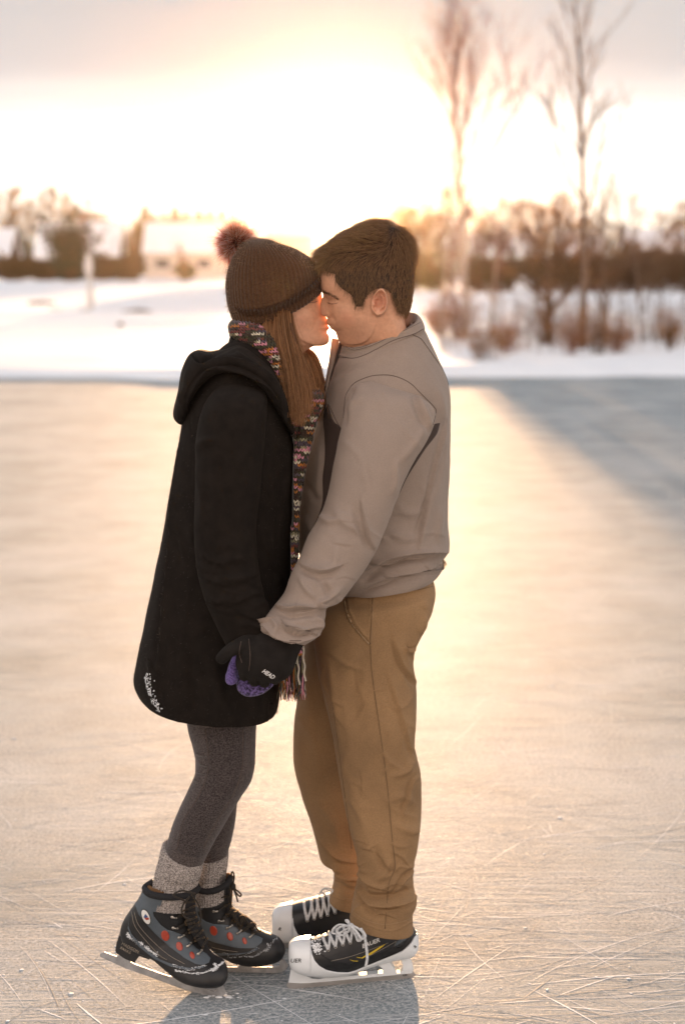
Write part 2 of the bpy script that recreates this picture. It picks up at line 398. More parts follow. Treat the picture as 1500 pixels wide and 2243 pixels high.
def plate(name, outline, holes, Yf, half, m, parent, bevel=.0015, bag=None):
    """solid plate cut to an outline seen from the side; Yf(px) gives its distance along its length"""
    me = patch_mesh(outline, holes); bm = bmesh.new(); bm.from_mesh(me); bmesh.ops.triangulate(bm, faces=bm.faces[:])
    for _ in range(3):
        ed = [e for e in bm.edges if e.calc_length() > 14 and not e.is_boundary]
        if ed: bmesh.ops.subdivide_edges(bm, edges=ed, cuts=1); bmesh.ops.triangulate(bm, faces=bm.faces[:])
    be = [e for e in bm.edges if e.is_boundary]; front = bm.faces[:]
    r = bmesh.ops.extrude_face_region(bm, geom=bm.faces[:]+bm.edges[:]+bm.verts[:]); nv = {g for g in r['geom'] if isinstance(g, bmesh.types.BMVert)}
    for v in bm.verts:
        Y = Yf(v.co.x); p = P(v.co.x, v.co.y, Y); hh = half(v.co.x, v.co.y) if callable(half) else half
        v.co = Vector(p)+Vector((0, hh if v in nv else -hh, 0))
    bmesh.ops.recalc_face_normals(bm, faces=bm.faces[:])
    out = bpy.data.meshes.new(name); bm.to_mesh(out); bm.free()
    o = link(name, out, m, parent, smooth_=False)
    if bevel:
        md = o.modifiers.new('b', 'BEVEL'); md.width = bevel; md.segments = 3; md.limit_method = 'ANGLE'; md.angle_limit = R_(40)
    return o
def fuse(bag, voxel, name, m, parent=None, smooth_it=4):
    """weld overlapping pieces into one continuous skin"""
    o = bag.build(name, None, None); md = o.modifiers.new('r', 'REMESH'); md.mode = 'VOXEL'; md.voxel_size = voxel; md.use_smooth_shade = True
    if smooth_it: s = o.modifiers.new('s', 'SMOOTH'); s.iterations = smooth_it; s.factor = .5
    dg = bpy.context.evaluated_depsgraph_get(); me = bpy.data.meshes.new_from_object(o.evaluated_get(dg)); bpy.data.objects.remove(o)
    me.name = name; return link(name, me, m, parent)
# ================================================================== the setting
rnd = random.Random(7); rs = np.random.RandomState(11)
EDGE = GY(832)
# ---- ice
k = NT('rink_ice'); v = k.obj()
cl = k.noise(v, .9, 5, .6); fine = k.noise(v, 95, 6, .8); spk = k.noise(v, 330, 3, .7)
def streak(rot, sx, sy, lo, hi, det=4):
    s = k.noise(k.obj((sx, sy, 1), (0, 0, R_(rot))), 1.0, det, .6, .35)
    return k.ramp(s, [(lo, 0.0), (hi, 1.0)])
st1 = streak(8, 3, 60, .56, .66); st2 = streak(-24, 2.2, 85, .58, .66); st3 = streak(63, 2.5, 70, .60, .68); st4 = streak(-4, 1.2, 30, .5, .7)
sA = k.math('MAXIMUM', st1, st2); sA = k.math('MAXIMUM', sA, st3)
pat = k.ramp(cl, [(.36, .35), (.62, 1.0)])
fr = k.math('MULTIPLY', k.ramp(fine, [(.42, .0), (.62, 1.0)]), pat)
fro = k.math('MAXIMUM', k.math('MULTIPLY', sA, .55), fr)
base = k.mix(k.ramp(k.noise(v, 2.7, 4), [(.3, 0), (.7, 1)]), c4((.12, .155, .17)), c4((.23, .28, .30)))
col = k.mix(fro, base, c4((.64, .64, .64))); k.L(col, k.b.inputs['Base Color'])
rg = k.math('MULTIPLY_ADD', fro, .12, .78); glit = k.ramp(k.noise(v, 420, 2, .5), [(.60, 0.0), (.68, 1.0)]); rg = k.math('SUBTRACT', rg, k.math('MULTIPLY', glit, .42)); k.L(rg, k.b.inputs['Roughness'])
k.b.inputs['IOR'].default_value = 1.31; k.b.inputs['Specular IOR Level'].default_value = .07
h = k.math('ADD', k.math('MULTIPLY', fine, .6), k.math('MULTIPLY', sA, .45)); h = k.math('ADD', h, k.math('MULTIPLY', spk, .75))
h = k.math('ADD', h, k.math('MULTIPLY', k.noise(v, 9, 3), .5))
k.bump(h, .95, .0021)
M_ice = k.m
Gx, Gy = np.meshgrid(np.linspace(-45, 45, 2), np.array([-8, EDGE+3]))
mesh('ice', np.stack((Gx, Gy, np.zeros_like(Gx)), -1).reshape(-1, 3), [(0, 1, 3, 2)], M_ice, None, False)
tag(bpy.data.objects['ice'], kind='structure')
# ---- snow
k = NT('snow'); v = k.obj()
k.L(k.mix(k.ramp(k.noise(v, .6, 5), [(.3, 0), (.7, 1)]), c4((.74, .77, .81)), c4((.86, .88, .90))), k.b.inputs['Base Color'])
k.b.inputs['Roughness'].default_value = .75; k.bump(k.noise(v, 6, 6, .65), .35, .02)
M_snow = k.m
def gz(x, y):
    """height of the snow"""
    e_ = .35*np.sin(x*.55)+.25*np.sin(x*1.3+1)+.12*np.sin(x*3.1); t = smooth(EDGE+.1+e_, EDGE+1.5+e_, y); far = smooth(45, 110, y)
    n = .05*np.sin(x*.5+np.sin(y*.3)*2)+.03*np.sin(y*.5+x*.4)+.01*np.sin(x*1.7+y)
    hump = .10*np.sin(x*.11+1)*np.sin(y*.09)
    return t*(.12+n*.8+hump*far)+far*(.25+.15*np.sin(x*.05+y*.03)) - (1-t)*.05
xs = np.linspace(-170, 170, 320); ys = np.concatenate((np.linspace(-10, EDGE-.4, 5), np.linspace(EDGE-.2, EDGE+10, 70), np.linspace(EDGE+11, 130, 90), np.linspace(134, 420, 60)))
X, Y = np.meshgrid(xs, ys); Z = gz(X, Y)
o = mesh('snow_ground', np.stack((X, Y, Z), -1).reshape(-1, 3), gridfaces(len(ys), len(xs), False).tolist(), M_snow); tag(o, kind='structure')
def sp(px, Y):                         # place on the snow at column px, distance Y
    x = float(P(px, CY, Y)[0]); 
    for _ in range(3):
        z = float(gz(np.array(x), np.array(Y))); d = (np.array((0, Y, z))-np.array((0, 0, CAMH)))@FW; x = (px-CX)/FP*d
    return np.array((x, Y, z))
def hz(py, Y):                         # height seen at row py at distance Y
    return float(P(CX, py, Y)[2])
# ---- skate marks and crumbs of frost
M_marks = vcol_mat('scratched_ice', .6, spec=.5)
M_frost = mat('frost', (.78, .81, .84), .7, .08, 60, .4, 900, .001)
V = []; F = []; n0 = 0
CM = []
for i in range(1500):
    near = rs.rand() < .8
    py = rs.uniform(1250, 2300) if near else rs.uniform(1000, 1300)
    y0 = GY(py); x0 = rs.uniform(-.5, .5)*1700/FP*y0
    a = rs.choice([0.05, -.35, .5, 1.1, -.9, 2.0], p=[.34, .24, .18, .1, .09, .05])+rs.normal()*.16
    Ls = rs.uniform(.06, .5)*(1.8 if rs.rand() < .25 else 1); cv = rs.normal()*.5; m = 12
    s = np.linspace(-.5, .5, m)*Ls; an = a+cv*s; px_ = x0+np.cumsum(np.cos(an))*Ls/m; py_ = y0+np.cumsum(np.sin(an))*Ls/m
    w = rs.uniform(.0004, .0012)*(2.4 if rs.rand() < .10 else 1)*np.sin(np.linspace(.05, 3.09, m))*(.6+.4*rs.rand(m)); nx, ny = -np.sin(an), np.cos(an)
    top = np.stack((px_, py_, np.full(m, .0004)), -1); l = np.stack((px_+nx*w, py_+ny*w, np.full(m, .0003)), -1); r = np.stack((px_-nx*w, py_-ny*w, np.full(m, .0003)), -1)
    V.append(np.stack((l, top, r), 1).reshape(-1, 3))
    CM.append(np.tile((.80, .82, .84) if rs.rand() < .6 else (.10, .12, .13), (m*3, 1)))
    for j in range(m-1):
        b = n0+j*3; F += [(b, b+1, b+4, b+3), (b+1, b+2, b+5, b+4)]
    n0 += m*3
o = mesh('skate_marks', np.vstack(V), F, M_marks, None, True, np.vstack(CM)); tag(o, 'thin white skate marks scratched across the ice', 'skate marks', kind='stuff')
b = Bag()
for i in range(350):
    py = rs.uniform(1500, 2290); y0 = GY(py); x0 = rs.uniform(-.5, .5)*1600/FP*y0; r = abs(rs.normal())*.0012+.0005
    if i % 5 == 0: r *= 1.8
    b.ell((x0, y0, 0), (r*rs.uniform(.8, 1.8), r, r*.22), 6, 5)
for cx_, cy_, n_, s_ in ((492, 2184, 40, .02),):
    c = GP(cx_, cy_)
    for i in range(n_):
        r = abs(rs.normal())*.002+.0008; b.ell((c[0]+rs.normal()*s_, c[1]+rs.normal()*s_*.5, r*.1), (r*1.5, r, r*.4), 6, 5)
o = b.build('snow_crumbs', M_frost); tag(o, 'loose crumbs of snow scattered on the ice', 'snow crumbs', kind='stuff')

# ---- materials of the background
M_bark = mat('bark', (.16, .10, .065), .9, .35, 12, .6, 60, .01)
M_barkp = mat('pale_bark', (.42, .34, .28), .85, .3, 9, .5, 60, .01)
M_twig = mat('twigs', (.15, .088, .048), .85, .3, 3, 0)
M_twigr = mat('red_twigs', (.22, .09, .06), .85, .3, 3, 0)
M_dryleaf = mat('dry_leaves', (.36, .16, .05), .7, .35, 4, 0)
for m_ in (M_dryleaf, M_twig):
    t = m_.node_tree; b_ = t.nodes['Principled BSDF']; tr_ = t.nodes.new('ShaderNodeBsdfTranslucent'); mx_ = t.nodes.new('ShaderNodeMixShader'); mx_.inputs[0].default_value = .3
    t.links.new(b_.inputs['Base Color'].links[0].from_socket, tr_.inputs[0]); t.links.new(b_.outputs[0], mx_.inputs[1]); t.links.new(tr_.outputs[0], mx_.inputs[2]); t.links.new(mx_.outputs[0], t.nodes['Material Output'].inputs['Surface'])
M_conif = mat('conifer_needles', (.055, .06, .03), .8, .35, 2, 0)
M_roofsnow = mat('roof_snow', (.80, .82, .86), .7, .04, .5, .3, 3, .03)
M_sidinga = mat('brown_siding', (.10, .065, .05), .8, .1, 2, .2, 8, .01)
M_sidingb = mat('pale_siding', (.55, .50, .46), .8, .06, 2, .2, 8, .01)
M_trim = mat('house_trim', (.62, .6, .58), .6, .03, 2, 0)
M_glass = mat('window_glass', (.05, .055, .06), .15, .1, 1, 0)
M_brick = mat('chimney_brick', (.25, .12, .08), .85, .2, 3, .3, 20, .01)
M_darkwood = mat('weathered_wood', (.09, .06, .045), .8, .3, 8, .3, 60, .005)
M_palewood = mat('pale_painted_wood', (.62, .60, .58), .6, .1, 8, .2, 60, .003)

def branchy(h, seed, spread=.5, depth=4, r0=.06, nmain=9, bare=.25, lean=0., up=.5, rmin=.006, leaf=0, twigw=1.0, ln=1.0):
    """bare tree: returns trunk bag, crown bag, leaf bag in local coordinates"""
    q = random.Random(seed); tr = Bag(); cr_ = Bag(); lf = []
    pts = [Vector((0, 0, -.15))]; d = Vector((lean, 0, 1)).normalized()
    for i in range(9):
        d = (d+Vector((q.uniform(-1, 1), q.uniform(-1, 1), 0))*.05).normalized(); pts.append(pts[-1]+d*h/9)
    tr.tube([tuple(p) for p in pts], np.linspace(r0, rmin*1.6, 10), 7)
    def grow(p, d, L, r, lv):
        n = 4; pp = [p]; dd = d.copy()
        for i in range(n):
            dd = (dd+Vector((q.uniform(-1, 1), q.uniform(-1, 1), q.uniform(-.3, 1)*up))*.22).normalized(); pp.append(pp[-1]+dd*L/n)
        cr_.tube([tuple(x) for x in pp], np.linspace(r, max(r*.35, rmin*.6), n+1), 4 if lv < 2 else 3, cap=False)
        if lv < depth:
            for i in range(q.randint(3, 4) if lv < depth-1 else q.randint(2, 4)):
                j = q.uniform(.25, 1)*n; a = int(j); a = min(a, n-1); s = pp[a].lerp(pp[a+1], j-a)
                e = (dd+Vector((q.uniform(-1, 1), q.uniform(-1, 1), q.uniform(-.4, .9)))*.85).normalized()
                grow(s, e, L*q.uniform(.42, .68), max(r*.5, rmin), lv+1)
        if leaf and lv >= depth-1:
            for _ in range(leaf):
                lf.append(tuple(pp[q.randint(1, n)]+Vector((q.gauss(0, 1), q.gauss(0, 1), q.gauss(0, 1)))*.05*h/4))
    for i in range(nmain):
        f = bare+(1-bare)*(i+.5)/nmain*.95; j = f*9; a = min(int(j), 8); s = pts[a].lerp(pts[a+1], j-a); an = i*2.4+q.uniform(-.4, .4)
        e = Vector((math.cos(an)*spread, math.sin(an)*spread, 1-spread*.45)).normalized()
        grow(s, e, ln*h*(.42*(1-f)+.13)*q.uniform(.8, 1.25), r0*(1-f)*.5+rmin*twigw, 1)
    return tr, cr_, lf
def leafmesh(lf, s, seed=0):
    q = np.random.RandomState(seed); b = np.array(lf); n = len(b); A = q.normal(size=(n, 3)); B = q.normal(size=(n, 3))
    A /= np.linalg.norm(A, axis=1, keepdims=True); B -= A*(A*B).sum(1, keepdims=True); B /= np.linalg.norm(B, axis=1, keepdims=True)
    k_ = s*q.uniform(.5, 1.4, (n, 1)); V = np.stack((b-A*k_, b-B*k_*.5, b+A*k_, b+B*k_*.5), 1).reshape(-1, 3)
    return V, [(4*i, 4*i+1, 4*i+2, 4*i+3) for i in range(n)]
def tree(name, px, Y, top, seed, label, cat='tree', group=None, m=(None, None), leaf=0, leafs=.03, mleaf=None, spread=.5, scale=1, **kw):
    p = sp(px, Y); h = hz(top, Y)-p[2]; r = empty(name, p); tag(r, label, cat, group)
    tr, crn, lf = branchy(h, seed, spread=spread, leaf=leaf, **kw)
    for bg_, nm, mm in ((tr, 'trunk', m[0] or M_bark), (crn, 'crown', m[1] or M_twig)):
        o = bg_.build(nm, mm); o.parent = r
    if lf:
        V, F = leafmesh(lf, leafs, seed); o = mesh('leaves', V, F, mleaf or M_dryleaf, None, False); o.parent = r
    return r
def clone(root, p, s=1, rz=0, label=None, group=None):
    r = root.copy(); scene.collection.objects.link(r); r.location = p; r.scale = (s,)*3; r.rotation_euler = (0, 0, rz)
    if label: r['label'] = label
    if group: r['group'] = group
    for ch in root.children:
        c = ch.copy(); scene.collection.objects.link(c); c.parent = r
    return r
# ---- the two tall saplings and their neighbours on the near bank
YA = GY(748, .12); YB = GY(768, .12)
tree('bare_tree', 1022, YA+1, 8, 3, 'tall pale-trunked bare tree with reddish twigs, left of the tallest tree', group=None, m=(M_barkp, M_twigr), r0=.075, nmain=24, depth=4, spread=.30, bare=.36, up=1.1, rmin=.0045, leaf=0, ln=.85)
tree('bare_tree', 1277, YB, -120, 12, 'tallest bare tree with slim dark trunk and upswept boughs, near the right edge', m=(M_bark, M_twig), r0=.075, nmain=18, depth=3, spread=.42, bare=.34, up=.8, rmin=.006, lean=.0, leaf=1, leafs=.016, ln=.55)
tree('young_tree', 1203, YB+2.5, 455, 21, 'short dark young tree keeping orange dry leaves, between the two tall bare trees', m=(M_bark, M_twig), r0=.12, nmain=15, depth=4, spread=.7, bare=.28, rmin=.006, leaf=3, leafs=.022)
tree('young_tree', 968, YA+3, 330, 33, 'thin whippy young tree just left of the pale-trunked tree', m=(M_barkp, M_twigr), r0=.045, nmain=12, depth=3, spread=.4, bare=.2, rmin=.005)
tree('young_tree', 1072, YA+4, 420, 35, 'thin leaning young tree just right of the pale-trunked tree', m=(M_barkp, M_twigr), r0=.045, nmain=12, depth=3, spread=.45, bare=.2, rmin=.005, lean=.06)
tree('young_tree', 1322, YB+3, 400, 41, 'slender forked young tree right of the tallest tree', m=(M_bark, M_twig), r0=.05, nmain=12, depth=3, spread=.4, bare=.15, rmin=.006, leaf=1, leafs=.02)
tree('young_tree', 1405, YB+6, 430, 43, 'slender bare sapling near the right edge of the bank', m=(M_bark, M_twig), r0=.04, nmain=12, depth=3, spread=.4, bare=.2, rmin=.006)
tree('young_tree', 203, 70, 470, 47, 'thin leafless sapling in front of the left house', m=(M_bark, M_twig), r0=.03, nmain=12, depth=3, spread=.4, bare=.35, rmin=.006)
tree('young_tree', 402, 195, 535, 49, 'small leafless sapling in front of the pale house', m=(M_bark, M_twigr), r0=.07, nmain=14, depth=3, spread=.5, bare=.25, rmin=.012)
# ---- shrubs on the bank
def shrub(px, Y, top, w, seed, label, m=None, leaf=2, n=26, group=None, mleaf=None, name='shrub', ls=.02):
    q = random.Random(seed); p = sp(px, Y); h = hz(top, Y)-p[2]; W = w/FP*Y/2; r = empty(name, p); tag(r, label, 'shrub', group)
    st = Bag(); lf = []
    def g(a, d, L, rr, lv):
        pp = [a]; dd = d.copy()
        for i in range(4):
            dd = (dd+Vector((q.gauss(0, 1), q.gauss(0, 1), q.gauss(0, .5)))*.16).normalized(); pp.append(pp[-1]+dd*L/4)
        st.tube([tuple(x) for x in pp], np.linspace(rr, rr*.4, 5), 3, cap=False)
        if lv < 2:
            for _ in range(4):
                i = q.randint(1, 4); g(pp[i], (dd+Vector((q.gauss(0, 1), q.gauss(0, 1), q.gauss(0, .7)))*.6).normalized(), L*.45, rr*.6, lv+1)
        for _ in range(leaf): lf.append(tuple(pp[q.randint(2, 4)]+Vector((q.gauss(0, 1), q.gauss(0, 1), q.gauss(0, 1)))*.03))
    for i in range(n):
        e = Vector((q.uniform(-1, 1)*W/h, q.uniform(-1, 1)*W/h*.6, 1)); g(Vector((q.uniform(-.4, .4)*W, q.uniform(-.3, .3)*W, -.05)), e.normalized(), h*q.uniform(.6, 1.0), .007*Y/40, 0)
    o = st.build('stems', m or M_twigr); o.parent = r
    if lf:
        V, F = leafmesh(lf, ls*Y/35, seed); o = mesh('leaves', V, F, mleaf or M_dryleaf, None, False); o.parent = r
    return r
sh = [(1005, 745, 640, 50, 'upright reddish shrub at the foot of the pale-trunked tree'), (1060, 790, 715, 90, 'low russet shrub right of the pale trunk at the snow edge'),
      (1110, 775, 700, 70, 'low tangled brown shrub between the trunks, nearer the pale one'), (1190, 760, 640, 60, 'brown shrub at the foot of the leafy young tree'),
      (1245, 780, 680, 80, 'tangled shrub left of the tallest trunk'), (1310, 780, 680, 60, 'dark narrow shrub right of the tallest trunk'),
      (1352, 778, 705, 80, 'low reddish shrub on the right of the bank'), (1466, 775, 690, 26, 'narrow dark clump at the right end of the bank'), (960, 735, 660, 40, 'thin shrub beside the man\'s shoulder, left of the pale-trunked tree')]
for i, (px, by, ty, w, lab) in enumerate(sh): shrub(px, GY(by, .12)+.3, ty, w, 100+i, lab, m=(M_twigr if i % 2 == 0 else M_twig), leaf=2)
# reeds
V = []; q = np.random.RandomState(5); n = 520
x = np.concatenate((q.uniform(1130, 1520, 400), q.uniform(960, 1130, 120))); yy = q.uniform(YB-1, YB+9, n); paths = np.zeros((n, 5, 3))
for i in range(n):
    p = sp(x[i], yy[i]); hh = q.uniform(.4, 1.35); ln = q.normal(size=2)*.12
    for j in range(5): paths[i, j] = p+np.array((ln[0]*(j/4)**2, ln[1]*(j/4)**2, hh*j/4-.03))
o = strand_obj('dry_reeds', paths, np.array([.006, .006, .005, .004, .006]), M_twig, None); tag(o, 'dry reeds and grass stalks standing out of the snow', 'reeds', kind='stuff')
# ---- tree belt across the middle distance
vari = []
for i in range(5):
    tr, crn, lf = branchy(6.2, 200+i, spread=.75, depth=4, nmain=13, bare=.12, r0=.14, rmin=.018, leaf=1)
    r = empty('roadside_tree', (0, 0, 0)); tag(r, 'x', 'tree')
    for bg_, nm, mm in ((tr, 'trunk', M_bark), (crn, 'crown', M_twig)): o = bg_.build(nm, mm); o.parent = r
    V, F = leafmesh(lf, .10, i); o = mesh('leaves', V, F, M_dryleaf if i % 2 else M_twig, None, False); o.parent = r
    vari.append(r)
GR = 'brown trees in the belt beyond the snowfield'
LB = 'bare brown tree in the crowded belt beyond the snowfield on the right'
spots = [(905, 445), (940, 470), (985, 430), (1040, 480), (1085, 500), (1120, 442), (1165, 505), (1215, 440), (1255, 502), (1300, 470), (1345, 492), (1390, 535), (1430, 540), (1475, 470), (1510, 460), (870, 470)]
for i, (px, ty) in enumerate(spots):
    Y = 118+(i*37 % 23); p = sp(px, Y); s = (hz(ty, Y)-p[2])/6.2
    if i < 5: r = vari[i]; r.location = p; r.scale = (s,)*3; r['label'] = LB; r['group'] = GR
    else: clone(vari[i % 5], p, s, i*1.3, LB, GR)
hd = [(905, 575), (950, 580), (1045, 572), (1095, 570), (1185, 562), (1235, 566), (1285, 560), (1335, 556), (1385, 560), (1435, 556), (1490, 552)]
h0 = shrub(905, 112, 560, 110, 400, 'dense low brown thicket shrub under the belt of trees on the right', m=M_twig, leaf=3, n=42, group='thicket shrubs under the tree belt', mleaf=M_twig, ls=.035)
hh0 = hz(560, 112)-h0.location[2]
for i, (px, ty) in enumerate(hd[1:]):
    Y = 110+(i*13 % 7); p = sp(px, Y); c = clone(h0, p, (hz(ty, Y)-p[2])/hh0, i*1.7)
# ---- conifers and trees behind the houses on the left
def conifer(px, Y, top, seed, w=.3):
    q = random.Random(seed); p = sp(px, Y); h = hz(top, Y)-p[2]; r = empty('conifer', p); tr = Bag(); tr.tube([(0, 0, -.2), (0, 0, h)], [h*.02, .02], 6)
    lf = []; br = tr
    for i in range(70):
        f = q.random()**.8; z = h*(.06+.94*f); L = h*w*(1.03-f)*q.uniform(.7, 1.1); a = q.uniform(0, 6.28)
        e = (math.cos(a)*L, math.sin(a)*L, z-L*.25); br.tube([(0, 0, z), (e[0]*.5, e[1]*.5, z-.02), e], [.05, .04, .02], 3, cap=False)
        for _ in range(26):
            t = q.uniform(.1, 1); lf.append((e[0]*t+q.gauss(0, .16), e[1]*t+q.gauss(0, .16), z+(e[2]-z)*t+q.gauss(0, .22)))
    V, F = leafmesh(lf, h*.035, seed); o = tr.build('trunk', M_bark); o.parent = r; o = mesh('crown', V, F, M_conif, None, False); o.parent = r
    return r
c0 = conifer(320, 275, 452, 1, .3); tag(c0, 'dark evergreen in the row behind the pale house', 'tree', 'evergreens behind the pale house')
H0 = hz(452, 275)-c0.location[2]
for i, (px, ty, Y) in enumerate([(338, 470, 280), (360, 466, 272), (385, 455, 276), (410, 462, 282), (436, 458, 275), (462, 460, 280), (488, 458, 276), (512, 462, 279), (535, 475, 281), (300, 480, 283)]):
    p = sp(px, Y); clone(c0, p, (hz(ty, Y)-p[2])/H0, i*2.)
big = []
for i, (px, ty, Y, lab) in enumerate([(48, 470, 262, 'dark broad bushy tree at the left edge beside the left house'), (20, 425, 285, 'wide bare tree at the far left behind the houses'), (90, 432, 280, 'tall bare tree behind the left house, over its left gable'), (135, 436, 290, 'tall bare tree behind the middle of the left house'), (172, 455, 286, 'slim bare tree by the chimney of the left house'), (215, 472, 290, 'small bare tree behind the right end of the left house roof'), (288, 498, 262, 'brown tree filling the gap between the two houses'), (268, 520, 258, 'smaller brown tree beside the right wall of the left house'), (300, 530, 255, 'small brown tree touching the left wall of the pale house'), (650, 470, 270, 'round bare tree behind the couple, left of the sun'), (840, 448, 240, 'bare tree beyond the man\'s head'), (560, 500, 262, 'low bare tree behind the woman\'s hat')]):
    p = sp(px, Y); s = (hz(ty, Y)-p[2])/6.2; clone(vari[i % 5], p, s, i*2.1, lab, 'trees round the far houses'); bpy.context.view_layer.update()
c1 = clone(c0, sp(44, 256), (hz(500, 256)-.4)/H0, 1.0, 'dark evergreen at the left edge in front of the bare trees', 'evergreens at the left edge'); clone(c0, sp(66, 258), (hz(515, 258)-.4)/H0, 2.0, 'smaller dark evergreen touching the left gable of the left house', 'evergreens at the left edge')
for i, (px, by, ty, w, lab) in enumerate([(155, 0, 508, 62, 'dense dark bush in front of the left house roof'), (150, 0, 585, 60, 'low dark bush in front of the left house wall'), (30, 0, 568, 80, 'low brown hedge bush at the far left'), (95, 0, 575, 70, 'low brown hedge bush left of the left house wall'), (225, 0, 572, 50, 'brown bush under the right end of the left house'), (280, 0, 575, 50, 'brown bush between the houses'), (405, 0, 585, 34, 'small dark bush before the pale house')]):
    shrub(px, 205 if i else 190, ty, w, 500+i, lab, m=M_twig, leaf=5, n=46, mleaf=M_conif if i in (0, 1, 6) else M_twig, ls=.04)
# ---- houses
def house(px0, px1, ridge, eave, base, Y, wall, label, wins=(), door=None, chim=None, name='house', depth=9):
    p0 = sp(px0, Y); p1 = sp(px1, Y); W = p1[0]-p0[0]; xc = (p0[0]+p1[0])/2; zb = min(p0[2], p1[2])-.3; ze = hz(eave, Y); zr = hz(ridge, Y+depth/2)
    r = empty(name, (xc, Y+depth/2, zb)); tag(r, label, 'house')
    w = Bag(); hw = W/2-.35; d = depth/2
    w.add([(-hw, -d, 0), (hw, -d, 0), (hw, d, 0), (-hw, d, 0), (-hw, -d, ze-zb), (hw, -d, ze-zb), (hw, d, ze-zb), (-hw, d, ze-zb), (-hw, 0, zr-zb-.2), (hw, 0, zr-zb-.2)],
          [(0, 1, 5, 4), (2, 3, 7, 6), (1, 2, 6, 9, 5), (3, 0, 4, 8, 7)])
    o = w.build('wall', wall, None, False); o.parent = r
    rf = Bag(); W2 = W/2; e = d+.5; zz = ze-zb-.2; t = .35
    q = [(-W2, -e, zz), (W2, -e, zz), (W2, 0, zr-zb), (-W2, 0, zr-zb), (W2, e, zz), (-W2, e, zz)]
    rf.add([(a, b_, c) for a, b_, c in q]+[(a, b_, c+t) for a, b_, c in q], [(0, 3, 2, 1), (3, 5, 4, 2), (6, 7, 8, 9), (9, 8, 10, 11), (0, 1, 7, 6), (4, 5, 11, 10), (1, 2, 8, 7), (2, 4, 10, 8), (0, 6, 9, 3), (3, 9, 11, 5)])
    ro = rf.build('roof', M_roofsnow, None, False); ro.parent = r
    gt = Bag(); gt.box((0, -e-.06, zz+.02), (W2, .06, .12)); o = gt.build('gutter', M_trim, None, False); o.parent = r
    for (a, b_, c, e_) in wins:
        x0 = sp(a, Y)[0]-xc; x1 = sp(b_, Y)[0]-xc; z0 = hz(e_, Y)-zb; z1 = hz(c, Y)-zb
        fr_ = Bag(); cxw, czw, ww, hw_ = (x0+x1)/2, (z0+z1)/2, (x1-x0)/2, (z1-z0)/2
        for s_ in (-1, 1): fr_.box((cxw+s_*ww, -d-.04, czw), (.08, .05, hw_+.08)); fr_.box((cxw, -d-.045, czw+s_*hw_), (ww, .05, .08))
        fr_.box((cxw, -d-.035, czw), (.04, .04, hw_)); f = fr_.build('window', M_trim, None, False); f.parent = r
        pn = Bag(); pn.box((cxw, -d-.01, czw), (ww, .015, hw_)); g = pn.build('pane', M_glass, None, False); g.parent = f
    if door:
        a, b_, c = door; x0 = sp(a, Y)[0]-xc; x1 = sp(b_, Y)[0]-xc; z1 = hz(c, Y)-zb; dd = Bag(); dd.box(((x0+x1)/2, -d-.03, z1/2), ((x1-x0)/2, .04, z1/2)); o = dd.build('door', M_darkwood, None, False); o.parent = r
    if chim:
        x0 = sp(chim, Y)[0]-xc; ch = Bag(); ch.box((x0, .6, zr-zb+.4), (.4, .4, 1.0)); ch.box((x0, .6, zr-zb+1.45), (.48, .48, .08)); o = ch.build('chimney', M_brick, None, False); o.parent = ro
    return r
house(75, 262, 490, 563, 606, 238, M_sidinga, 'brown house with a broad snow-covered roof at the left', wins=((210, 226, 572, 594), (108, 122, 572, 592)), door=(232, 244, 574), chim=172)
house(312, 492, 492, 552, 606, 240, M_sidingb, 'pale house with a snow-covered roof and two dark windows, behind the woman\'s hat', wins=((340, 372, 566, 588), (432, 462, 566, 588)), door=(396, 408, 568))
house(-60, 24, 505, 560, 606, 244, M_sidinga, 'house cut off by the left edge of the view, only its snowy roof end showing', wins=((0, 12, 572, 590),))
house(588, 694, 466, 512, 606, 250, M_sidingb, 'pale house behind the couple, between their heads', wins=((610, 630, 540, 570),))
house(900, 1010, 480, 545, 606, 246, M_sidingb, 'pale house behind the man\'s head, right of the sun', wins=((930, 950, 560, 585),))
house(1030, 1190, 515, 560, 612, 230, M_sidinga, 'low snow-roofed house half hidden by the tree belt', wins=((1080, 1100, 570, 590),))
house(1225, 1330, 512, 556, 612, 236, M_sidinga, 'snow-roofed house behind the tallest trunk', wins=((1250, 1265, 566, 585),))
house(1375, 1600, 506, 545, 612, 228, M_sidinga, 'long low snow-roofed house at the right edge', wins=((1420, 1440, 560, 580),))
# ---- things on the snow at the left
p = sp(196, 66); r = empty('signpost', p); tag(r, 'tall pale wooden post with a small board, standing in the snow at the left', 'post')
b = Bag(); b.box((0, 0, .95), (.085, .06, 1.05)); b.box((0, 0, 2.02), (.10, .075, .03)); o = b.build('post', M_palewood, None, False); o.parent = r
b = Bag(); b.box((0, -.085, 1.6), (.15, .02, .22)); o = b.build('board', M_palewood, None, False); o.parent = r
def barrel(px, Y, w, top, label, m):
    p = sp(px, Y); h = hz(top, Y)-p[2]; q = w/FP*Y/2; b = Bag(); t = np.linspace(0, 2*np.pi, 20, endpoint=False)
    G = np.array([[(q*k_*math.cos(a), q*k_*math.sin(a), z*h) for a in t] for z, k_ in ((-.1, .85), (0, .86), (.3, .97), (.33, 1.0), (.36, .97), (.66, .97), (.69, 1.), (.72, .97), (.97, .88), (1.0, .9), (1.0, .8), (.94, .78))])
    b.grid(G, None, 'fan'); o = b.build('barrel', m); o.location = p; tag(o, label, 'barrel'); return o
barrel(184, 66.5, 18, 678, 'dark upright barrel at the foot of the pale post', M_darkwood)
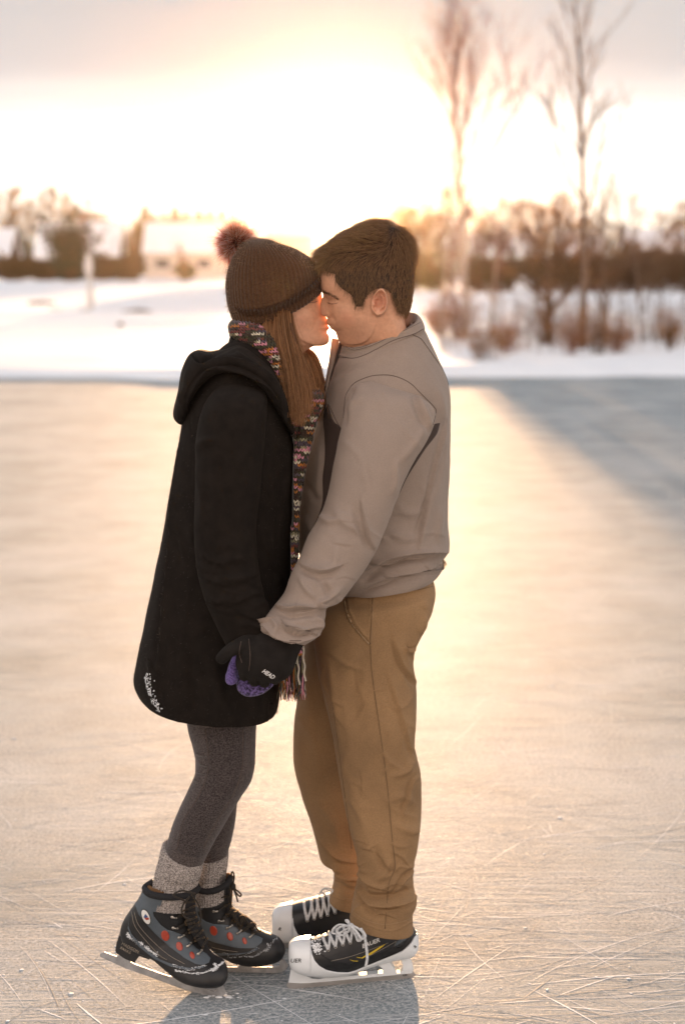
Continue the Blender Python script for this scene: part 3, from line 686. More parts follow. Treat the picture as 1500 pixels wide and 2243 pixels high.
def crate(px, Y, w, top, label, m):
    p = sp(px, Y); h = hz(top, Y)-p[2]; q = w/FP*Y/2; r = empty('crate', p); tag(r, label, 'crate'); b = Bag()
    for i in range(4):
        z = h*(.08+.25*i+.08)
        for s_ in (-1, 1): b.box((0, s_*q*.6, z), (q, .02, h*.09)); b.box((s_*q, 0, z), (.02, q*.6, h*.09))
    for a in (-1, 1):
        for c in (-1, 1): b.box((a*(q-.05), c*(q*.6-.05), h*.5), (.035, .035, h*.5))
    o = b.build('slats', m, None, False); o.parent = r
    t = Bag(); t.ell((0, 0, h*.97), (q*1.02, q*.62, h*.16), 14, 8); o = t.build('snow_cap', M_roofsnow); o.parent = r; return r
M_pinkw = mat('faded_red_wood', (.30, .17, .14), .8, .2, 8, .2, 60, .005)
crate(222, 66, 34, 684, 'dark slatted crate capped with snow, right of the pale post', M_darkwood)
crate(121, 67, 22, 676, 'faded reddish crate left of the pale post', M_pinkw)
crate(352, 66, 26, 684, 'faded reddish crate in front of the pale house', M_pinkw)
def rock(px, Y, w, h, label, seed):
    p = sp(px, Y); b = Bag(); q = w/FP*Y/2; b.ell((0, 0, h*.2), (q, q*.7, h), 16, 10); V = b.V[0]; V += np.random.RandomState(seed).normal(size=V.shape)*q*.06
    o = b.build('rock', M_darkwood); o.location = p; tag(o, label, 'rock')
rock(264, 52, 14, .1, 'small dark stone poking out of the snow below the crates', 3)
rock(90, 74, 60, .07, 'low dark ridge of frozen grass at the left edge of the snow', 4)
rock(300, 66, 70, .05, 'low strip of bare ground right of the dark crate', 5)
# ---- air
b = Bag(); b.box((0, 205, 9), (168, 211, 10.2)); o = b.build('haze', None, None, False)
hm = bpy.data.materials.new('haze'); hm.use_nodes = True; t = hm.node_tree; t.nodes.remove(t.nodes['Principled BSDF'])
pv = t.nodes.new('ShaderNodeVolumePrincipled'); pv.inputs['Color'].default_value = (.98, .80, .56, 1); pv.inputs['Density'].default_value = .000024; pv.inputs['Anisotropy'].default_value = .94
t.links.new(pv.outputs[0], t.nodes['Material Output'].inputs['Volume']); o.data.materials.append(hm); tag(o, 'warm low-sun haze hanging over rink and snow', 'haze', kind='stuff')
# ================================================================== the couple
YM, YW = 4.42, 4.31                      # distances of the man's and the woman's middle
# ---- cloth, skin and hair materials
M_wool = mat('black_wool', (.010, .0075, .006), .92, .25, 40, .35, 900, .0008, sheen=.03, sheen_tint=(.5, .35, .2), spec=.15)
M_jacket = mat('taupe_softshell', (.250, .198, .165), .78, .05, 14, .25, 1400, .0004, sheen=.15, sheen_tint=(.8, .7, .6), grain=.07)
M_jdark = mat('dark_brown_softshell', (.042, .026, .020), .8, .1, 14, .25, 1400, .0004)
M_seam = mat('seam_thread', (.08, .056, .045), .8, .1, 20, 0)
M_khaki = mat('khaki_twill', (.265, .160, .076), .85, .16, 7, .5, 700, .0006, weave=260, grain=.13)
M_kseam = mat('khaki_seam', (.125, .076, .037), .85, .1, 20, 0)
M_kthread = mat('khaki_thread', (.30, .2, .11), .8, .1, 20, 0)
M_glove = mat('black_fleece', (.014, .012, .011), .95, .2, 40, .5, 800, .001, sheen=.04, sheen_tint=(.5, .35, .2), spec=.15)
def knit_mat(name, c0, c1, scale, bump, fleck=.5):
    k = NT(name); v = k.obj(); f = k.noise(v, scale, 3, .7); g = k.ramp(f, [(.42, 0), (.58, 1)])
    k.L(k.mix(g, c4(c0), c4(c1)), k.b.inputs['Base Color']); k.b.inputs['Roughness'].default_value = .95; k.b.inputs['Specular IOR Level'].default_value = .2
    k.b.inputs['Sheen Weight'].default_value = .2
    k.bump(k.math('ADD', f, k.noise(v, scale*2.3, 2)), bump, .0012); return k.m
M_hat = knit_mat('brown_rib_knit', (.040, .018, .007), (.088, .042, .018), 420, .6)
M_legg = knit_mat('heather_leggings', (.018, .014, .015), (.115, .095, .090), 430, .3)
M_leggs = knit_mat('dark_heather_leggings', (.014, .011, .012), (.085, .070, .068), 430, .3)
M_sock = knit_mat('grey_marl_wool', (.06, .052, .05), (.52, .47, .44), 430, .7)
M_mitten = knit_mat('purple_knit', (.05, .035, .12), (.17, .12, .34), 330, .7)
M_mitdark = knit_mat('purple_black_knit', (.012, .008, .02), (.14, .10, .27), 160, .7)
# skin: lips and flush placed by position
def skin_mat(name, base, lips, flush, ear=None):
    k = NT(name); v = k.obj(); b = k.b
    g = k.n('ShaderNodeNewGeometry').outputs['Position']
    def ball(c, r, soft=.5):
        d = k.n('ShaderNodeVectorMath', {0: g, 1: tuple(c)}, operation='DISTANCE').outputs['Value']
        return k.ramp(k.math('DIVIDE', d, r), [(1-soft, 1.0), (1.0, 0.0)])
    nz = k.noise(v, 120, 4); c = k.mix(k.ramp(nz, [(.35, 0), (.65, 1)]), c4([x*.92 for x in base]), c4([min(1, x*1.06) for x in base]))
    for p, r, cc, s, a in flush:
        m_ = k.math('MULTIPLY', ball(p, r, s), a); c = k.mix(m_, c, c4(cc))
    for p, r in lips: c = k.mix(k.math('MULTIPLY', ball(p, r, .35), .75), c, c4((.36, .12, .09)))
    k.L(c, b.inputs['Base Color']); b.inputs['Roughness'].default_value = .5; b.inputs['Specular IOR Level'].default_value = .4
    b.inputs['Subsurface Weight'].default_value = .09; b.inputs['Subsurface Radius'].default_value = (1, .35, .2); b.inputs['Subsurface Scale'].default_value = .006
    k.bump(k.noise(v, 420, 4), .3, .0008); return k.m
M_skinw = skin_mat('fair_skin', (.58, .315, .205), [(P(714, 706, 4.37), .006), (P(717, 718, 4.37), .006), (P(712, 710, 4.35), .005)],
                   [(P(672, 705, 4.30), .035, (.50, .22, .16), .8, .5)])
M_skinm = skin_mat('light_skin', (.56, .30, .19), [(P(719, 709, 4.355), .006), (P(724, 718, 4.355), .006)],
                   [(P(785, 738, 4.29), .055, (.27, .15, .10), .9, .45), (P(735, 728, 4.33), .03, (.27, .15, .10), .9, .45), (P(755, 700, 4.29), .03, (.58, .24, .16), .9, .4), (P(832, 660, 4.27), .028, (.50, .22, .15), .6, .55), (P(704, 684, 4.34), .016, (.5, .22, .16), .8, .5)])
M_hairm = vcol_mat('short_brown_hair', .5, .25); M_hairw = vcol_mat('long_auburn_hair', .45, .35); M_fur = vcol_mat('pompom_fur', .6, .55)
M_yarn = vcol_mat('scarf_yarn', .85, .25, sheen=.3, spec=.2)

def headgrid(rows, k, nu, side):
    """head from its profile: rows (back x,y, face x,y, smooth face x,y, half width m, ridge sigma m, jaw narrowing, distance)"""
    S = crs(rows, k); t = np.linspace(0, 2*np.pi, nu, endpoint=False); c, s = np.cos(t), np.sin(t)
    B = P(S[:, 0], S[:, 1], S[:, 9]); Fp = P(S[:, 2], S[:, 3], S[:, 9]); Fb = P(S[:, 4], S[:, 5], S[:, 9])
    C = (B+Fb)/2; A = (Fb-B)/2
    fr = (1+c)/2                                             # 1 at the face, 0 at the back
    e = 2/2.25; cx = np.sign(c)*np.abs(c)**e; sy = np.sign(s)*np.abs(s)**e
    G = C[:, None]+A[:, None]*cx[None, :, None]
    wid = S[:, 6][:, None]*(1-S[:, 8][:, None]*fr[None]**1.3)
    y = wid*sy[None]; G[..., 1] -= y
    front = smooth(.55, .95, fr)[None]
    rg = np.exp(-(y/np.maximum(S[:, 7], .003)[:, None])**2)*front
    G += (Fp-Fb)[:, None]*rg[..., None]
    return G
# ---------------------------------------------------------------- man: stations of the garments (picture outlines at their own distance)
torso_m = [(752, 752, 900, 706, .072, 4.40, 10), (744, 772, 924, 716, .10, 4.40, 10), (733, 800, 945, 752, .135, 4.41, 6), (722, 830, 966, 800, .172, 4.42), (712, 862, 982, 845, .195, YM),
           (700, 900, 985, 900, .205, YM), (685, 950, 985, 960, .205, YM), (668, 1010, 984, 1020, .20, YM), (657, 1070, 982, 1080, .195, YM), (652, 1130, 981, 1140, .195, YM),
           (652, 1180, 984, 1192, .20, YM), (658, 1215, 980, 1208, .20, YM), (670, 1240, 968, 1224, .193, YM), (690, 1268, 969, 1240, .190, YM), (712, 1284, 963, 1252, .188, YM), (726, 1292, 954, 1260, .186, YM)]
sleeve_m = [(812, 834, 905, 862, .015, 4.235), (785, 840, 935, 878, .040, 4.235), (768, 857, 953, 900, .060, 4.235), (757, 890, 952, 928, .070, 4.225), (746, 940, 936, 962, .076, 4.205), (733, 1000, 908, 1008, .078, 4.185),
            (722, 1055, 889, 1048, .076, 4.17), (711, 1103, 868, 1097, .073, 4.155), (694, 1143, 848, 1150, .071, 4.14), (674, 1178, 826, 1200, .069, 4.125), (658, 1217, 799, 1246, .067, 4.11),
            (640, 1252, 772, 1284, .066, 4.09), (624, 1296, 744, 1318, .064, 4.075), (602, 1325, 717, 1330, .062, 4.06), (583, 1346, 712, 1354, .060, 4.045), (566, 1362, 704, 1382, .057, 4.035), (566, 1374, 692, 1397, .054, 4.03), (578, 1388, 672, 1409, .050, 4.03)]
legn_m = [(740, 1262, 950, 1240, .17, 4.40), (700, 1300, 956, 1268, .17, 4.40), (690, 1330, 954, 1300, .165, 4.38), (686, 1370, 944, 1345, .15, 4.36), (690, 1420, 915, 1402, .13, 4.34), (697, 1470, 904, 1452, .112, 4.33), (709, 1525, 911, 1512, .10, 4.32),
          (721, 1580, 911, 1572, .095, 4.31), (733, 1640, 908, 1635, .09, 4.31), (745, 1715, 919, 1690, .085, 4.31), (757, 1780, 921, 1750, .082, 4.31), (769, 1830, 920, 1810, .08, 4.30), (781, 1878, 914, 1860, .078, 4.30),
          (788, 1905, 906, 1898, .076, 4.30), (778, 1938, 907, 1942, .075, 4.30), (771, 1972, 914, 1976, .078, 4.30), (769, 1994, 905, 2004, .080, 4.30), (766, 2012, 906, 2036, .083, 4.30, 6)]
legf_m = [(735, 1290, 940, 1262, .15, 4.46), (680, 1350, 920, 1340, .14, 4.49), (662, 1440, 880, 1420, .115, 4.52), (650, 1530, 850, 1500, .10, 4.535), (643, 1600, 830, 1600, .09, 4.54), (645, 1680, 822, 1670, .085, 4.54), (662, 1742, 818, 1730, .082, 4.54),
          (682, 1800, 815, 1800, .08, 4.54), (695, 1850, 812, 1850, .078, 4.54), (704, 1886, 808, 1876, .076, 4.54), (727, 1900, 804, 1896, .073, 4.54), (730, 1932, 803, 1930, .073, 4.54), (723, 1955, 803, 1960, .076, 4.54), (720, 1970, 803, 1985, .078, 4.54)]
arm_f_m = [(800, 850, 930, 880, .05, 4.62), (740, 960, 890, 980, .07, 4.64), (715, 1080, 840, 1100, .065, 4.62), (690, 1180, 790, 1210, .06, 4.58), (660, 1270, 740, 1300, .055, 4.53), (640, 1330, 700, 1350, .05, 4.50)]
# woman
coat_w = [(512, 742, 600, 765, .065, YW), (482, 766, 622, 812, .11, YW), (452, 800, 632, 850, .155, YW), (427, 842, 638, 890, .185, YW), (408, 885, 642, 930, .20, YW), (398, 935, 645, 970, .203, YW), (386, 1000, 646, 1030, .20, YW),
          (372, 1072, 646, 1090, .195, YW), (364, 1125, 646, 1140, .195, YW), (352, 1200, 645, 1205, .20, YW), (338, 1268, 642, 1270, .205, YW), (325, 1332, 637, 1335, .21, YW), (312, 1398, 630, 1400, .215, YW),
          (301, 1452, 622, 1465, .22, YW), (297, 1486, 616, 1510, .222, YW), (308, 1512, 610, 1545, .221, YW), (320, 1526, 606, 1556, .219, YW)]
sleeve_w = [(495, 838, 545, 842, .02, 4.16), (462, 862, 580, 862, .062, 4.145), (440, 905, 585, 900, .078, 4.13), (430, 965, 580, 965, .08, 4.12), (426, 1060, 571, 1060, .073, 4.11), (424, 1150, 562, 1150, .069, 4.10),
            (430, 1238, 566, 1238, .066, 4.09), (448, 1308, 576, 1300, .062, 4.07), (474, 1370, 592, 1345, .055, 4.06), (498, 1418, 600, 1388, .048, 4.05)]
legn_w = [(395, 1500, 575, 1500, .095, 4.26), (405, 1560, 565, 1560, .088, 4.255), (412, 1600, 561, 1600, .082, 4.25), (423, 1638, 560, 1640, .076, 4.25), (430, 1672, 558, 1680, .070, 4.25), (426, 1700, 550, 1712, .068, 4.25), (412, 1730, 531, 1742, .068, 4.252), (394, 1768, 507, 1780, .068, 4.255),
          (379, 1805, 484, 1818, .064, 4.258), (368, 1842, 463, 1856, .057, 4.26), (358, 1878, 445, 1893, .050, 4.262), (350, 1910, 438, 1925, .045, 4.265)]
legf_w = [(420, 1500, 560, 1500, .09, 4.37), (425, 1600, 556, 1600, .08, 4.37), (428, 1680, 545, 1680, .068, 4.368), (424, 1740, 523, 1742, .064, 4.366), (420, 1800, 515, 1802, .06, 4.364), (424, 1840, 507, 1842, .053, 4.364), (436, 1875, 499, 1872, .046, 4.364), (440, 1930, 495, 1925, .044, 4.364)]
sock_n = [(357, 1852, 447, 1884, .052, 4.262, 14), (352, 1872, 442, 1900, .054, 4.263, 14), (347, 1893, 439, 1914, .054, 4.264, 12), (344, 1900, 436, 1922, .050, 4.265, 10), (339, 1922, 432, 1945, .049, 4.265, 8), (334, 1950, 428, 1965, .048, 4.267), (325, 1985, 424, 1990, .046, 4.268)]
sock_f = [(432, 1882, 500, 1868, .050, 4.364, 4), (432, 1900, 498, 1888, .051, 4.364, 4), (432, 1914, 495, 1904, .051, 4.364, 4), (432, 1924, 493, 1916, .047, 4.364), (430, 1950, 492, 1940, .046, 4.364), (430, 1980, 492, 1970, .045, 4.364)]

# ---------------------------------------------------------------- outlines of the boots
def lin(x0, y0, x1, y1): return lambda x: y0+(y1-y0)*(x-x0)/(x1-x0)
WN_T, WN_H = GY(2184), GY(2184)+.13            # toe and tail distances of the near blade
fYn = lin(480, WN_T, 222, WN_H)
def wb(pairs, f):
    return [(a, b_, c, d, w, f((a+c)/2)) for a, b_, c, d, w in pairs]
wn_pairs = [(322, 1938, 428, 1938, .050), (312, 1952, 426, 1950, .054), (304, 1968, 424, 1966, .054), (286, 1994, 423, 1990, .051), (268, 2022, 427, 2016, .046), (264, 2048, 435, 2036, .041), (276, 2074, 442, 2050, .037), (304, 2088, 448, 2062, .036), (332, 2100, 455, 2074, .038),
            (356, 2120, 462, 2085, .042), (382, 2140, 470, 2094, .046), (412, 2154, 481, 2101, .048), (446, 2160, 491, 2109, .045), (474, 2161, 498, 2122, .036), (488, 2155, 500, 2135, .022), (494, 2148, 498, 2142, .006)]
fYf = lin(620, GY(2133), 430, GY(2133)+.02)
wf_pairs = [(428, 1932, 498, 1922, .046), (426, 1950, 503, 1940, .050), (425, 1975, 503, 1968, .050), (424, 2005, 505, 1990, .046), (428, 2032, 514, 2003, .042), (444, 2058, 530, 2014, .038), (468, 2084, 547, 2025, .040), (498, 2102, 563, 2036, .044), (532, 2113, 579, 2044, .047), (566, 2114, 596, 2051, .047),
            (596, 2109, 611, 2058, .040), (615, 2100, 621, 2071, .026), (624, 2088, 625, 2080, .006)]
MN = lin(646, GY(2166), 885, GY(2144)); MF = lin(612, GY(2078), 850, GY(2062))
mn_st = [(633.5, 2084, 633.5, 2094, .004), (636, 2070, 637, 2112, .022), (646, 2063.5, 646, 2121, .036), (664, 2060, 664, 2127, .045), (684, 2058, 684, 2130, .050), (705, 2052, 703, 2131.5, .052), (728, 2045, 724, 2132, .052), (750, 2034, 747, 2131, .050), (775, 2024, 772, 2127, .046), (800, 2016, 797, 2118, .042),
         (830, 2012, 830, 2107, .040), (860, 2012, 860, 2099, .040), (885, 2016, 885, 2095, .038), (902, 2028, 903, 2090, .031), (911, 2042, 912, 2080, .018), (915, 2056, 915.5, 2066, .004)]
mf_st = [(597.5, 2012, 597.5, 2024, .004), (600, 1998, 600, 2044, .022), (611, 1989, 611, 2052, .036), (630, 1984.5, 630, 2056, .045), (650, 1979, 650, 2058, .050), (675, 1972, 674, 2058.5, .052), (700, 1965, 698, 2057, .052), (730, 1957, 728, 2052, .048), (765, 1950, 762, 2042, .044), (800, 1948, 800, 2030, .040), (838, 1952, 838, 2022, .038), (858, 1966, 858, 2008, .025), (865, 1982, 865.5, 1992, .004)]
# ---------------------------------------------------------------- heads
#          back        face        smooth face  half w  sigma  jaw  distance
HM = 4.352
man_head = [(824, 497, 814, 500, 814, 500, .004, .02, 0, HM), (858, 499, 775, 513, 775, 513, .042, .03, 0, HM), (880, 513, 744, 533, 744, 533, .060, .03, 0, HM), (892, 532, 720, 556, 720, 556, .070, .03, 0, HM),
    (898, 557, 707, 580, 707, 580, .0755, .03, 0, HM), (900, 583, 701, 603, 702, 603, .0775, .03, 0, HM), (900, 606, 701, 622, 703, 622, .0785, .03, 0, HM), (898, 624, 704, 635, 706, 635, .078, .045, .04, HM),
    (896, 640, 708, 646, 712, 645, .077, .013, .08, HM), (893, 652, 703.5, 655, 716, 655, .076, .010, .12, HM), (891, 664, 700.5, 666, 718, 663, .075, .011, .16, HM), (889, 674, 700.5, 677, 719, 671, .074, .013, .18, HM),
    (887, 684, 703, 688, 720, 679, .073, .0155, .20, HM), (886, 690, 708, 693.5, 721, 686, .072, .0155, .22, HM), (886, 696, 716.5, 696, 722, 692, .072, .014, .24, HM), (886, 702, 715, 703, 724, 699, .071, .021, .26, HM),
    (887, 707, 716.5, 710, 726, 706, .070, .022, .28, HM), (888, 711, 722, 716, 729, 712, .069, .022, .30, HM), (889, 714, 725, 720, 733, 717, .068, .021, .31, HM), (890, 718, 733, 726, 738, 723, .0672, .022, .32, HM),
    (892, 722, 737, 733, 743, 730, .0663, .024, .33, HM+.0005), (894, 727, 740, 742, 748, 738, .065, .024, .34, HM+.0018), (897, 734, 747, 753, 755, 748, .0635, .024, .34, HM+.004), (901, 745, 764, 768, 770, 763, .0605, .03, .34, HM+.009),
    (908, 760, 782, 790, 782, 788, .054, .03, .28, HM+.018), (918, 785, 790, 818, 790, 818, .050, .03, .2, HM+.03), (930, 812, 792, 850, 792, 850, .050, .03, .1, HM+.04)]
HW = 4.378
wom_head = [(556, 540, 560, 539, 560, 539, .004, .02, 0, HW), (530, 560, 640, 553, 640, 553, .05, .03, 0, HW), (514, 590, 674, 574, 674, 574, .065, .03, 0, HW), (508, 620, 691, 600, 691, 600, .071, .03, 0, HW), (510, 648, 699, 622, 699, 622, .073, .03, 0, HW),
    (516, 668, 702, 636, 701, 636, .073, .04, .05, HW), (524, 685, 705, 647, 700, 647, .072, .011, .10, HW), (532, 700, 708, 660, 700, 660, .071, .010, .14, HW), (538, 710, 711.5, 673, 701, 672, .070, .0115, .18, HW), (541, 718, 713.5, 685, 702, 682, .070, .0135, .2, HW),
    (543, 724, 713.5, 693, 703, 690, .069, .013, .22, HW), (545, 729, 716.5, 699, 703.5, 697, .068, .018, .24, HW), (547, 734, 719.5, 706, 704, 704, .067, .020, .26, HW), (549, 738, 718, 712, 704.5, 710, .066, .020, .28, HW), (551, 742, 721, 718, 706, 716, .065, .020, .29, HW),
    (552, 746, 715.5, 727, 708, 724, .064, .021, .30, HW), (553, 750, 720.5, 736, 711, 733, .062, .023, .31, HW), (553, 754, 721, 745, 710, 742, .061, .023, .32, HW), (553, 758, 715, 753.5, 704, 750, .059, .024, .32, HW), (553, 763, 700, 757, 694, 754, .057, .024, .28, HW),
    (552, 768, 681, 761, 678, 759, .055, .03, .2, HW), (549, 778, 660, 777, 660, 777, .053, .03, .08, HW-.01), (545, 795, 648, 800, 648, 800, .053, .03, 0, HW-.02), (540, 830, 645, 840, 645, 840, .058, .03, 0, HW-.04)]
Gm = headgrid(man_head, 10, 168, -1)
mm = .001
Gm = folds(Gm, [
    ([(712, 652), (722, 657), (735, 660), (748, 659)], 6, -3.2*mm),                 # eye hollow
    ([(719, 661), (728, 664), (738, 664)], 5, 2.6*mm),                                # lid
    ([(716, 660), (721, 662.5), (729, 663.5), (739, 661.5)], 1.1, -2.0*mm, 'g'),          # closed lash line
    ([(706, 637), (716, 643), (730, 650), (742, 652)], 5, 2.2*mm),                    # brow ridge
    ([(721, 684), (725, 690), (722, 696)], 2.6, -2.2*mm),                             # wing crease
    ([(716, 688), (720, 692)], 4, 2.0*mm),                                            # wing
    ([(708, 694), (714, 695), (720, 695)], 2.0, -2.0*mm),                             # nostril
    ([(727, 690), (733, 703), (735, 717)], 4, -1.6*mm),                                # cheek fold
    ([(717, 712), (724, 714), (731, 714.5)], 1.5, -2.4*mm),                           # mouth
    ([(730, 722), (740, 725), (748, 724)], 4, -1.6*mm),
    ([(742, 683), (756, 688), (775, 690)], 20, 3.5*mm),                               # cheek
    ([(757, 752), (780, 753), (803, 744), (818, 722), (822, 700)], 7, 4.0*mm, 's'),       # jaw line
    ([(842, 700), (838, 720), (820, 755)], 9, -3*mm), ([(850, 690), (865, 715), (868, 740)], 8, 2.5*mm)], True)
Gw = headgrid(wom_head, 10, 160, 1)
Gw = folds(Gw, [
    ([(700, 652), (688, 656), (676, 659)], 6, -3.0*mm), ([(696, 656), (688, 658.5), (679, 659)], 4, 2.4*mm), ([(697, 657.5), (688, 660), (677, 660.5)], 1.1, -1.8*mm, 'g'),
    ([(703, 684), (699, 690), (702, 695)], 2.4, -1.8*mm), ([(698, 693), (692, 703), (690, 715)], 4, -1.7*mm), ([(714, 711), (709, 712), (703, 713.5)], 1.4, -2.4*mm), ([(713, 722), (706, 724), (700, 722)], 3.5, -1.3*mm),
    ([(690, 690), (672, 692), (655, 690)], 22, 4*mm), ([(640, 715), (655, 740), (680, 752), (706, 757)], 9, 3.0*mm, 's'), ([(655, 765), (645, 790)], 6, -2*mm)], True)
def ear(bag, cx, cy, a, b, rot, Y, sgn=1):
    """outer ear: rim, groove, inner ridge, hollow, lobe"""
    nr, nt = 30, 72; r = np.linspace(0, 1.12, nr)[:, None]; t = np.linspace(0, 2*np.pi, nt, endpoint=False)[None]
    ex = a*(1+.12*np.sin(t))*r; ey = b*(1-.04*np.cos(2*t))*r                    # t: 0 = towards the back, pi/2 = down
    lobe = smooth(.75, 1.0, np.sin(t)); ex = ex*(1-.22*lobe)
    rim = np.exp(-((r-.90)/.085)**2)*(1-.45*lobe)*(1-.75*smooth(.55, .95, -np.cos(t))*(1-smooth(.1, .6, -np.sin(t))))
    groove = -np.exp(-((r-.72)/.08)**2)*(1-lobe)*smooth(-.6, .1, np.cos(t)+.3)
    anti = np.exp(-((r-.52)/.09)**2)*(1-lobe)*smooth(-.5, .3, np.cos(t)+.1)
    conc = -np.exp(-((np.sqrt((r*np.cos(t)+.12)**2+(r*np.sin(t)-.02)**2))/.33)**2)
    trag = np.exp(-(((r*np.cos(t)+.62)/.16)**2+((r*np.sin(t)-.22)/.16)**2))
    crus = np.exp(-(((r*np.cos(t)+.25)/.35)**2+((r*np.sin(t)+.22)/.07)**2))
    z = .005+.011*rim+.007*groove+.009*anti+.020*conc+.009*trag+.007*crus+.004*lobe
    z = z+.006*smooth(-.5, 1, np.cos(t))*r                                    # stands off the head at the back
    z = np.where(r > 1.0, z-.022*smooth(1.0, 1.12, r), z)
    c, s = math.cos(R_(rot)), math.sin(R_(rot)); X_ = cx+ex*np.cos(t)*c-ey*np.sin(t)*s; Y_ = cy+ex*np.cos(t)*s+ey*np.sin(t)*c
    G = P(X_, Y_, Y); G[..., 1] -= z*sgn
    bag.grid(G[1:], 'fan', None)
def bodybag(head, torso, arms, legs):
    b = Bag(); b.grid(head, 'fan', 'fan'); legs = [l[:-1] for l in legs]
    b.grid(loftgrid(inset(torso[2:], 26, .70), 4, 40), 'fan', 'fan')
    for s in arms+legs: b.grid(loftgrid(inset(s, 16, .7), 4, 28), 'fan', 'fan')
    return b
def hand(b, W_, F_, N_, size, curl, thumb=1):
    """hand: wrist point, direction of fingers, palm normal; five separate bent fingers"""
    W_, F_, N_ = (np.asarray(v_, float) for v_ in (W_, F_, N_)); F_ /= np.linalg.norm(F_); S_ = np.cross(F_, N_); S_ /= np.linalg.norm(S_); N_ = np.cross(S_, F_)
    L = size; rings = []
    for t_, w, th in ((-.25, .15, .11), (0, .16, .10), (.2, .21, .11), (.4, .235, .10), (.5, .22, .075)):
        a = np.linspace(0, 2*np.pi, 20, endpoint=False); rings.append(W_+F_*t_*L+np.cos(a)[:, None]*S_*w*L+np.sin(a)[:, None]*N_*th*L)
    b.grid(np.array(rings), 'fan', 'fan')
    for i, (o_, ln, r) in enumerate(((-.17, .40, .048), (-.06, .45, .05), (.06, .42, .048), (.165, .33, .042))):
        p = W_+F_*.45*L+S_*o_*L; pts = [p-F_*.1*L]; d = F_.copy(); ang = 0
        for j, fr in enumerate((.45, .3, .25)):
            ang = curl*(j+.5)*(1+.08*i); d = F_*math.cos(ang)+N_*math.sin(ang); 
            for q_ in (.5, 1): p = p+d*ln*fr*L*.5; pts.append(p.copy())
        b.tube(crs(pts, 3), np.linspace(r*L, r*L*.78, len(pts)*3-2), 10)
    p = W_+F_*.08*L+S_*(-.15*L*thumb); d = -S_*thumb*.75+F_*.75+N_*.3; d /= np.linalg.norm(d); pts = [p-d*.05*L, p+d*.12*L, p+d*.24*L+N_*.01, p+d*.33*L+F_*.03*L+N_*.02]
    b.tube(crs(pts, 3), np.linspace(.062*L, .045*L, 10), 10)
# bodies: one continuous skin each
hand_m = dict(W_=P(625, 1396, 4.035), F_=P(565, 1490, 4.02)-P(618, 1400, 4.04), N_=(0, 1, .15), size=.150, curl=.5, thumb=1)
hand_w = dict(W_=P(560, 1412, 4.065), F_=P(560, 1500, 4.07)-P(560, 1400, 4.07), N_=(0, 1, 0), size=.105, curl=.25, thumb=-1)
b = bodybag(Gm, torso_m, [sleeve_m[1:], arm_f_m], [legn_m[:-2], legf_m[:-2]]); ear(b, 831, 661, 17.5, 29, 8, HM-.074); hand(b, **hand_m)
for st_, f_ in ((mn_st, MN), (mf_st, MF)):
    b.grid(loftgrid(inset([(*r[:4], r[4], f_((r[0]+r[2])/2)) for r in st_[2:-3]], 13, .62), 4, 24), 'fan', 'fan')
for st_, x0, yk in ((legn_m[-4:-1], 848, 4.30), (legf_m[-4:-1], 780, 4.54)): b.tube([P(x0, st_[0][1]-10, yk), P(x0, st_[-1][1]+40, yk)], .024, 12)
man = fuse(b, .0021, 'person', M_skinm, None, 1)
tag(man, 'man in taupe jacket, khaki trousers and white skates, kissing with eyes closed', 'person')
b = bodybag(Gw, coat_w[:13], [sleeve_w[1:]], [legn_w, legf_w]); hand(b, **hand_w)
b.grid(loftgrid(inset(wb(wn_pairs[:-3], fYn), 13, .6), 4, 24), 'fan', 'fan'); b.grid(loftgrid(inset(wb(wf_pairs[:-3], fYf), 13, .6), 4, 24), 'fan', 'fan')
woman = fuse(b, .0022, 'person', M_skinw, None, 1)
tag(woman, 'woman in dark bobble hat, flecked scarf and black coat, kissing with eyes closed', 'person')
bv_man = bvh_of(man); bv_wom = bvh_of(woman)
# ---------------------------------------------------------------- man: jacket
def cloth(name, st, m, parent, k=12, nu=150, n=2.3, fl=(), amp=.0015, seed=1, cap0='fan', cap1='turn', freq=(18, 18, 18), solid=None):
    G = loftgrid(st, k, nu, n)
    if amp: G = ripple(G, amp, freq, seed)
    if fl: G = folds(G, fl)
    b = Bag().grid(G, cap0, cap1); o = b.build(name, m, parent); o['_k'] = 0; del o['_k']; return o, G
jf = [([(770, 1195), (820, 1170), (850, 1185)], 9, .006), ([(800, 1270), (860, 1235), (930, 1225), (985, 1222)], 9, -.012), ([(800, 1250), (860, 1222), (920, 1212), (982, 1212)], 9, .013, 's'),
      ([(812, 1232), (850, 1240), (900, 1218)], 8, .007, 's'), ([(800, 1290), (860, 1262), (925, 1245), (965, 1236)], 10, .010, 's'), ([(818, 1262), (842, 1255), (870, 1260)], 7, .006), ([(765, 1312), (820, 1285), (880, 1268)], 9, -.006),
      ([(975, 930), (955, 1020), (935, 1110), (915, 1200)], 10, .009, 's'), ([(965, 1120), (958, 1180)], 8, .005), ([(905, 1190), (925, 1130), (950, 1060), (968, 980)], 7, -.006),
      ([(850, 1160), (880, 1180), (925, 1175)], 10, .005), ([(870, 1105), (890, 1125), (925, 1120)], 9, .004), ([(960, 850), (972, 920)], 9, .005), ([(740, 800), (800, 790), (860, 770)], 14, .004), ([(725, 830), (770, 800), (830, 778)], 8, -.003),
      ([(690, 950), (700, 1010), (694, 1080)], 8, .004), ([(672, 1060), (690, 1090), (702, 1092)], 7, -.004), ([(668, 1130), (682, 1165)], 8, .003),
      ([(904, 733), (922, 742), (937, 762), (952, 783), (968, 807), (977, 826), (983, 845)], 1.6, -.0022, 'g')]
jf += rand_folds(41, 16, [(720, 1130), (960, 1060), (975, 1230), (800, 1290)], 10, 35, 60, 6, .0016)+rand_folds(42, 6, [(730, 780), (930, 760), (975, 1000), (900, 1050)], 70, 25, 70, 8, .0012)
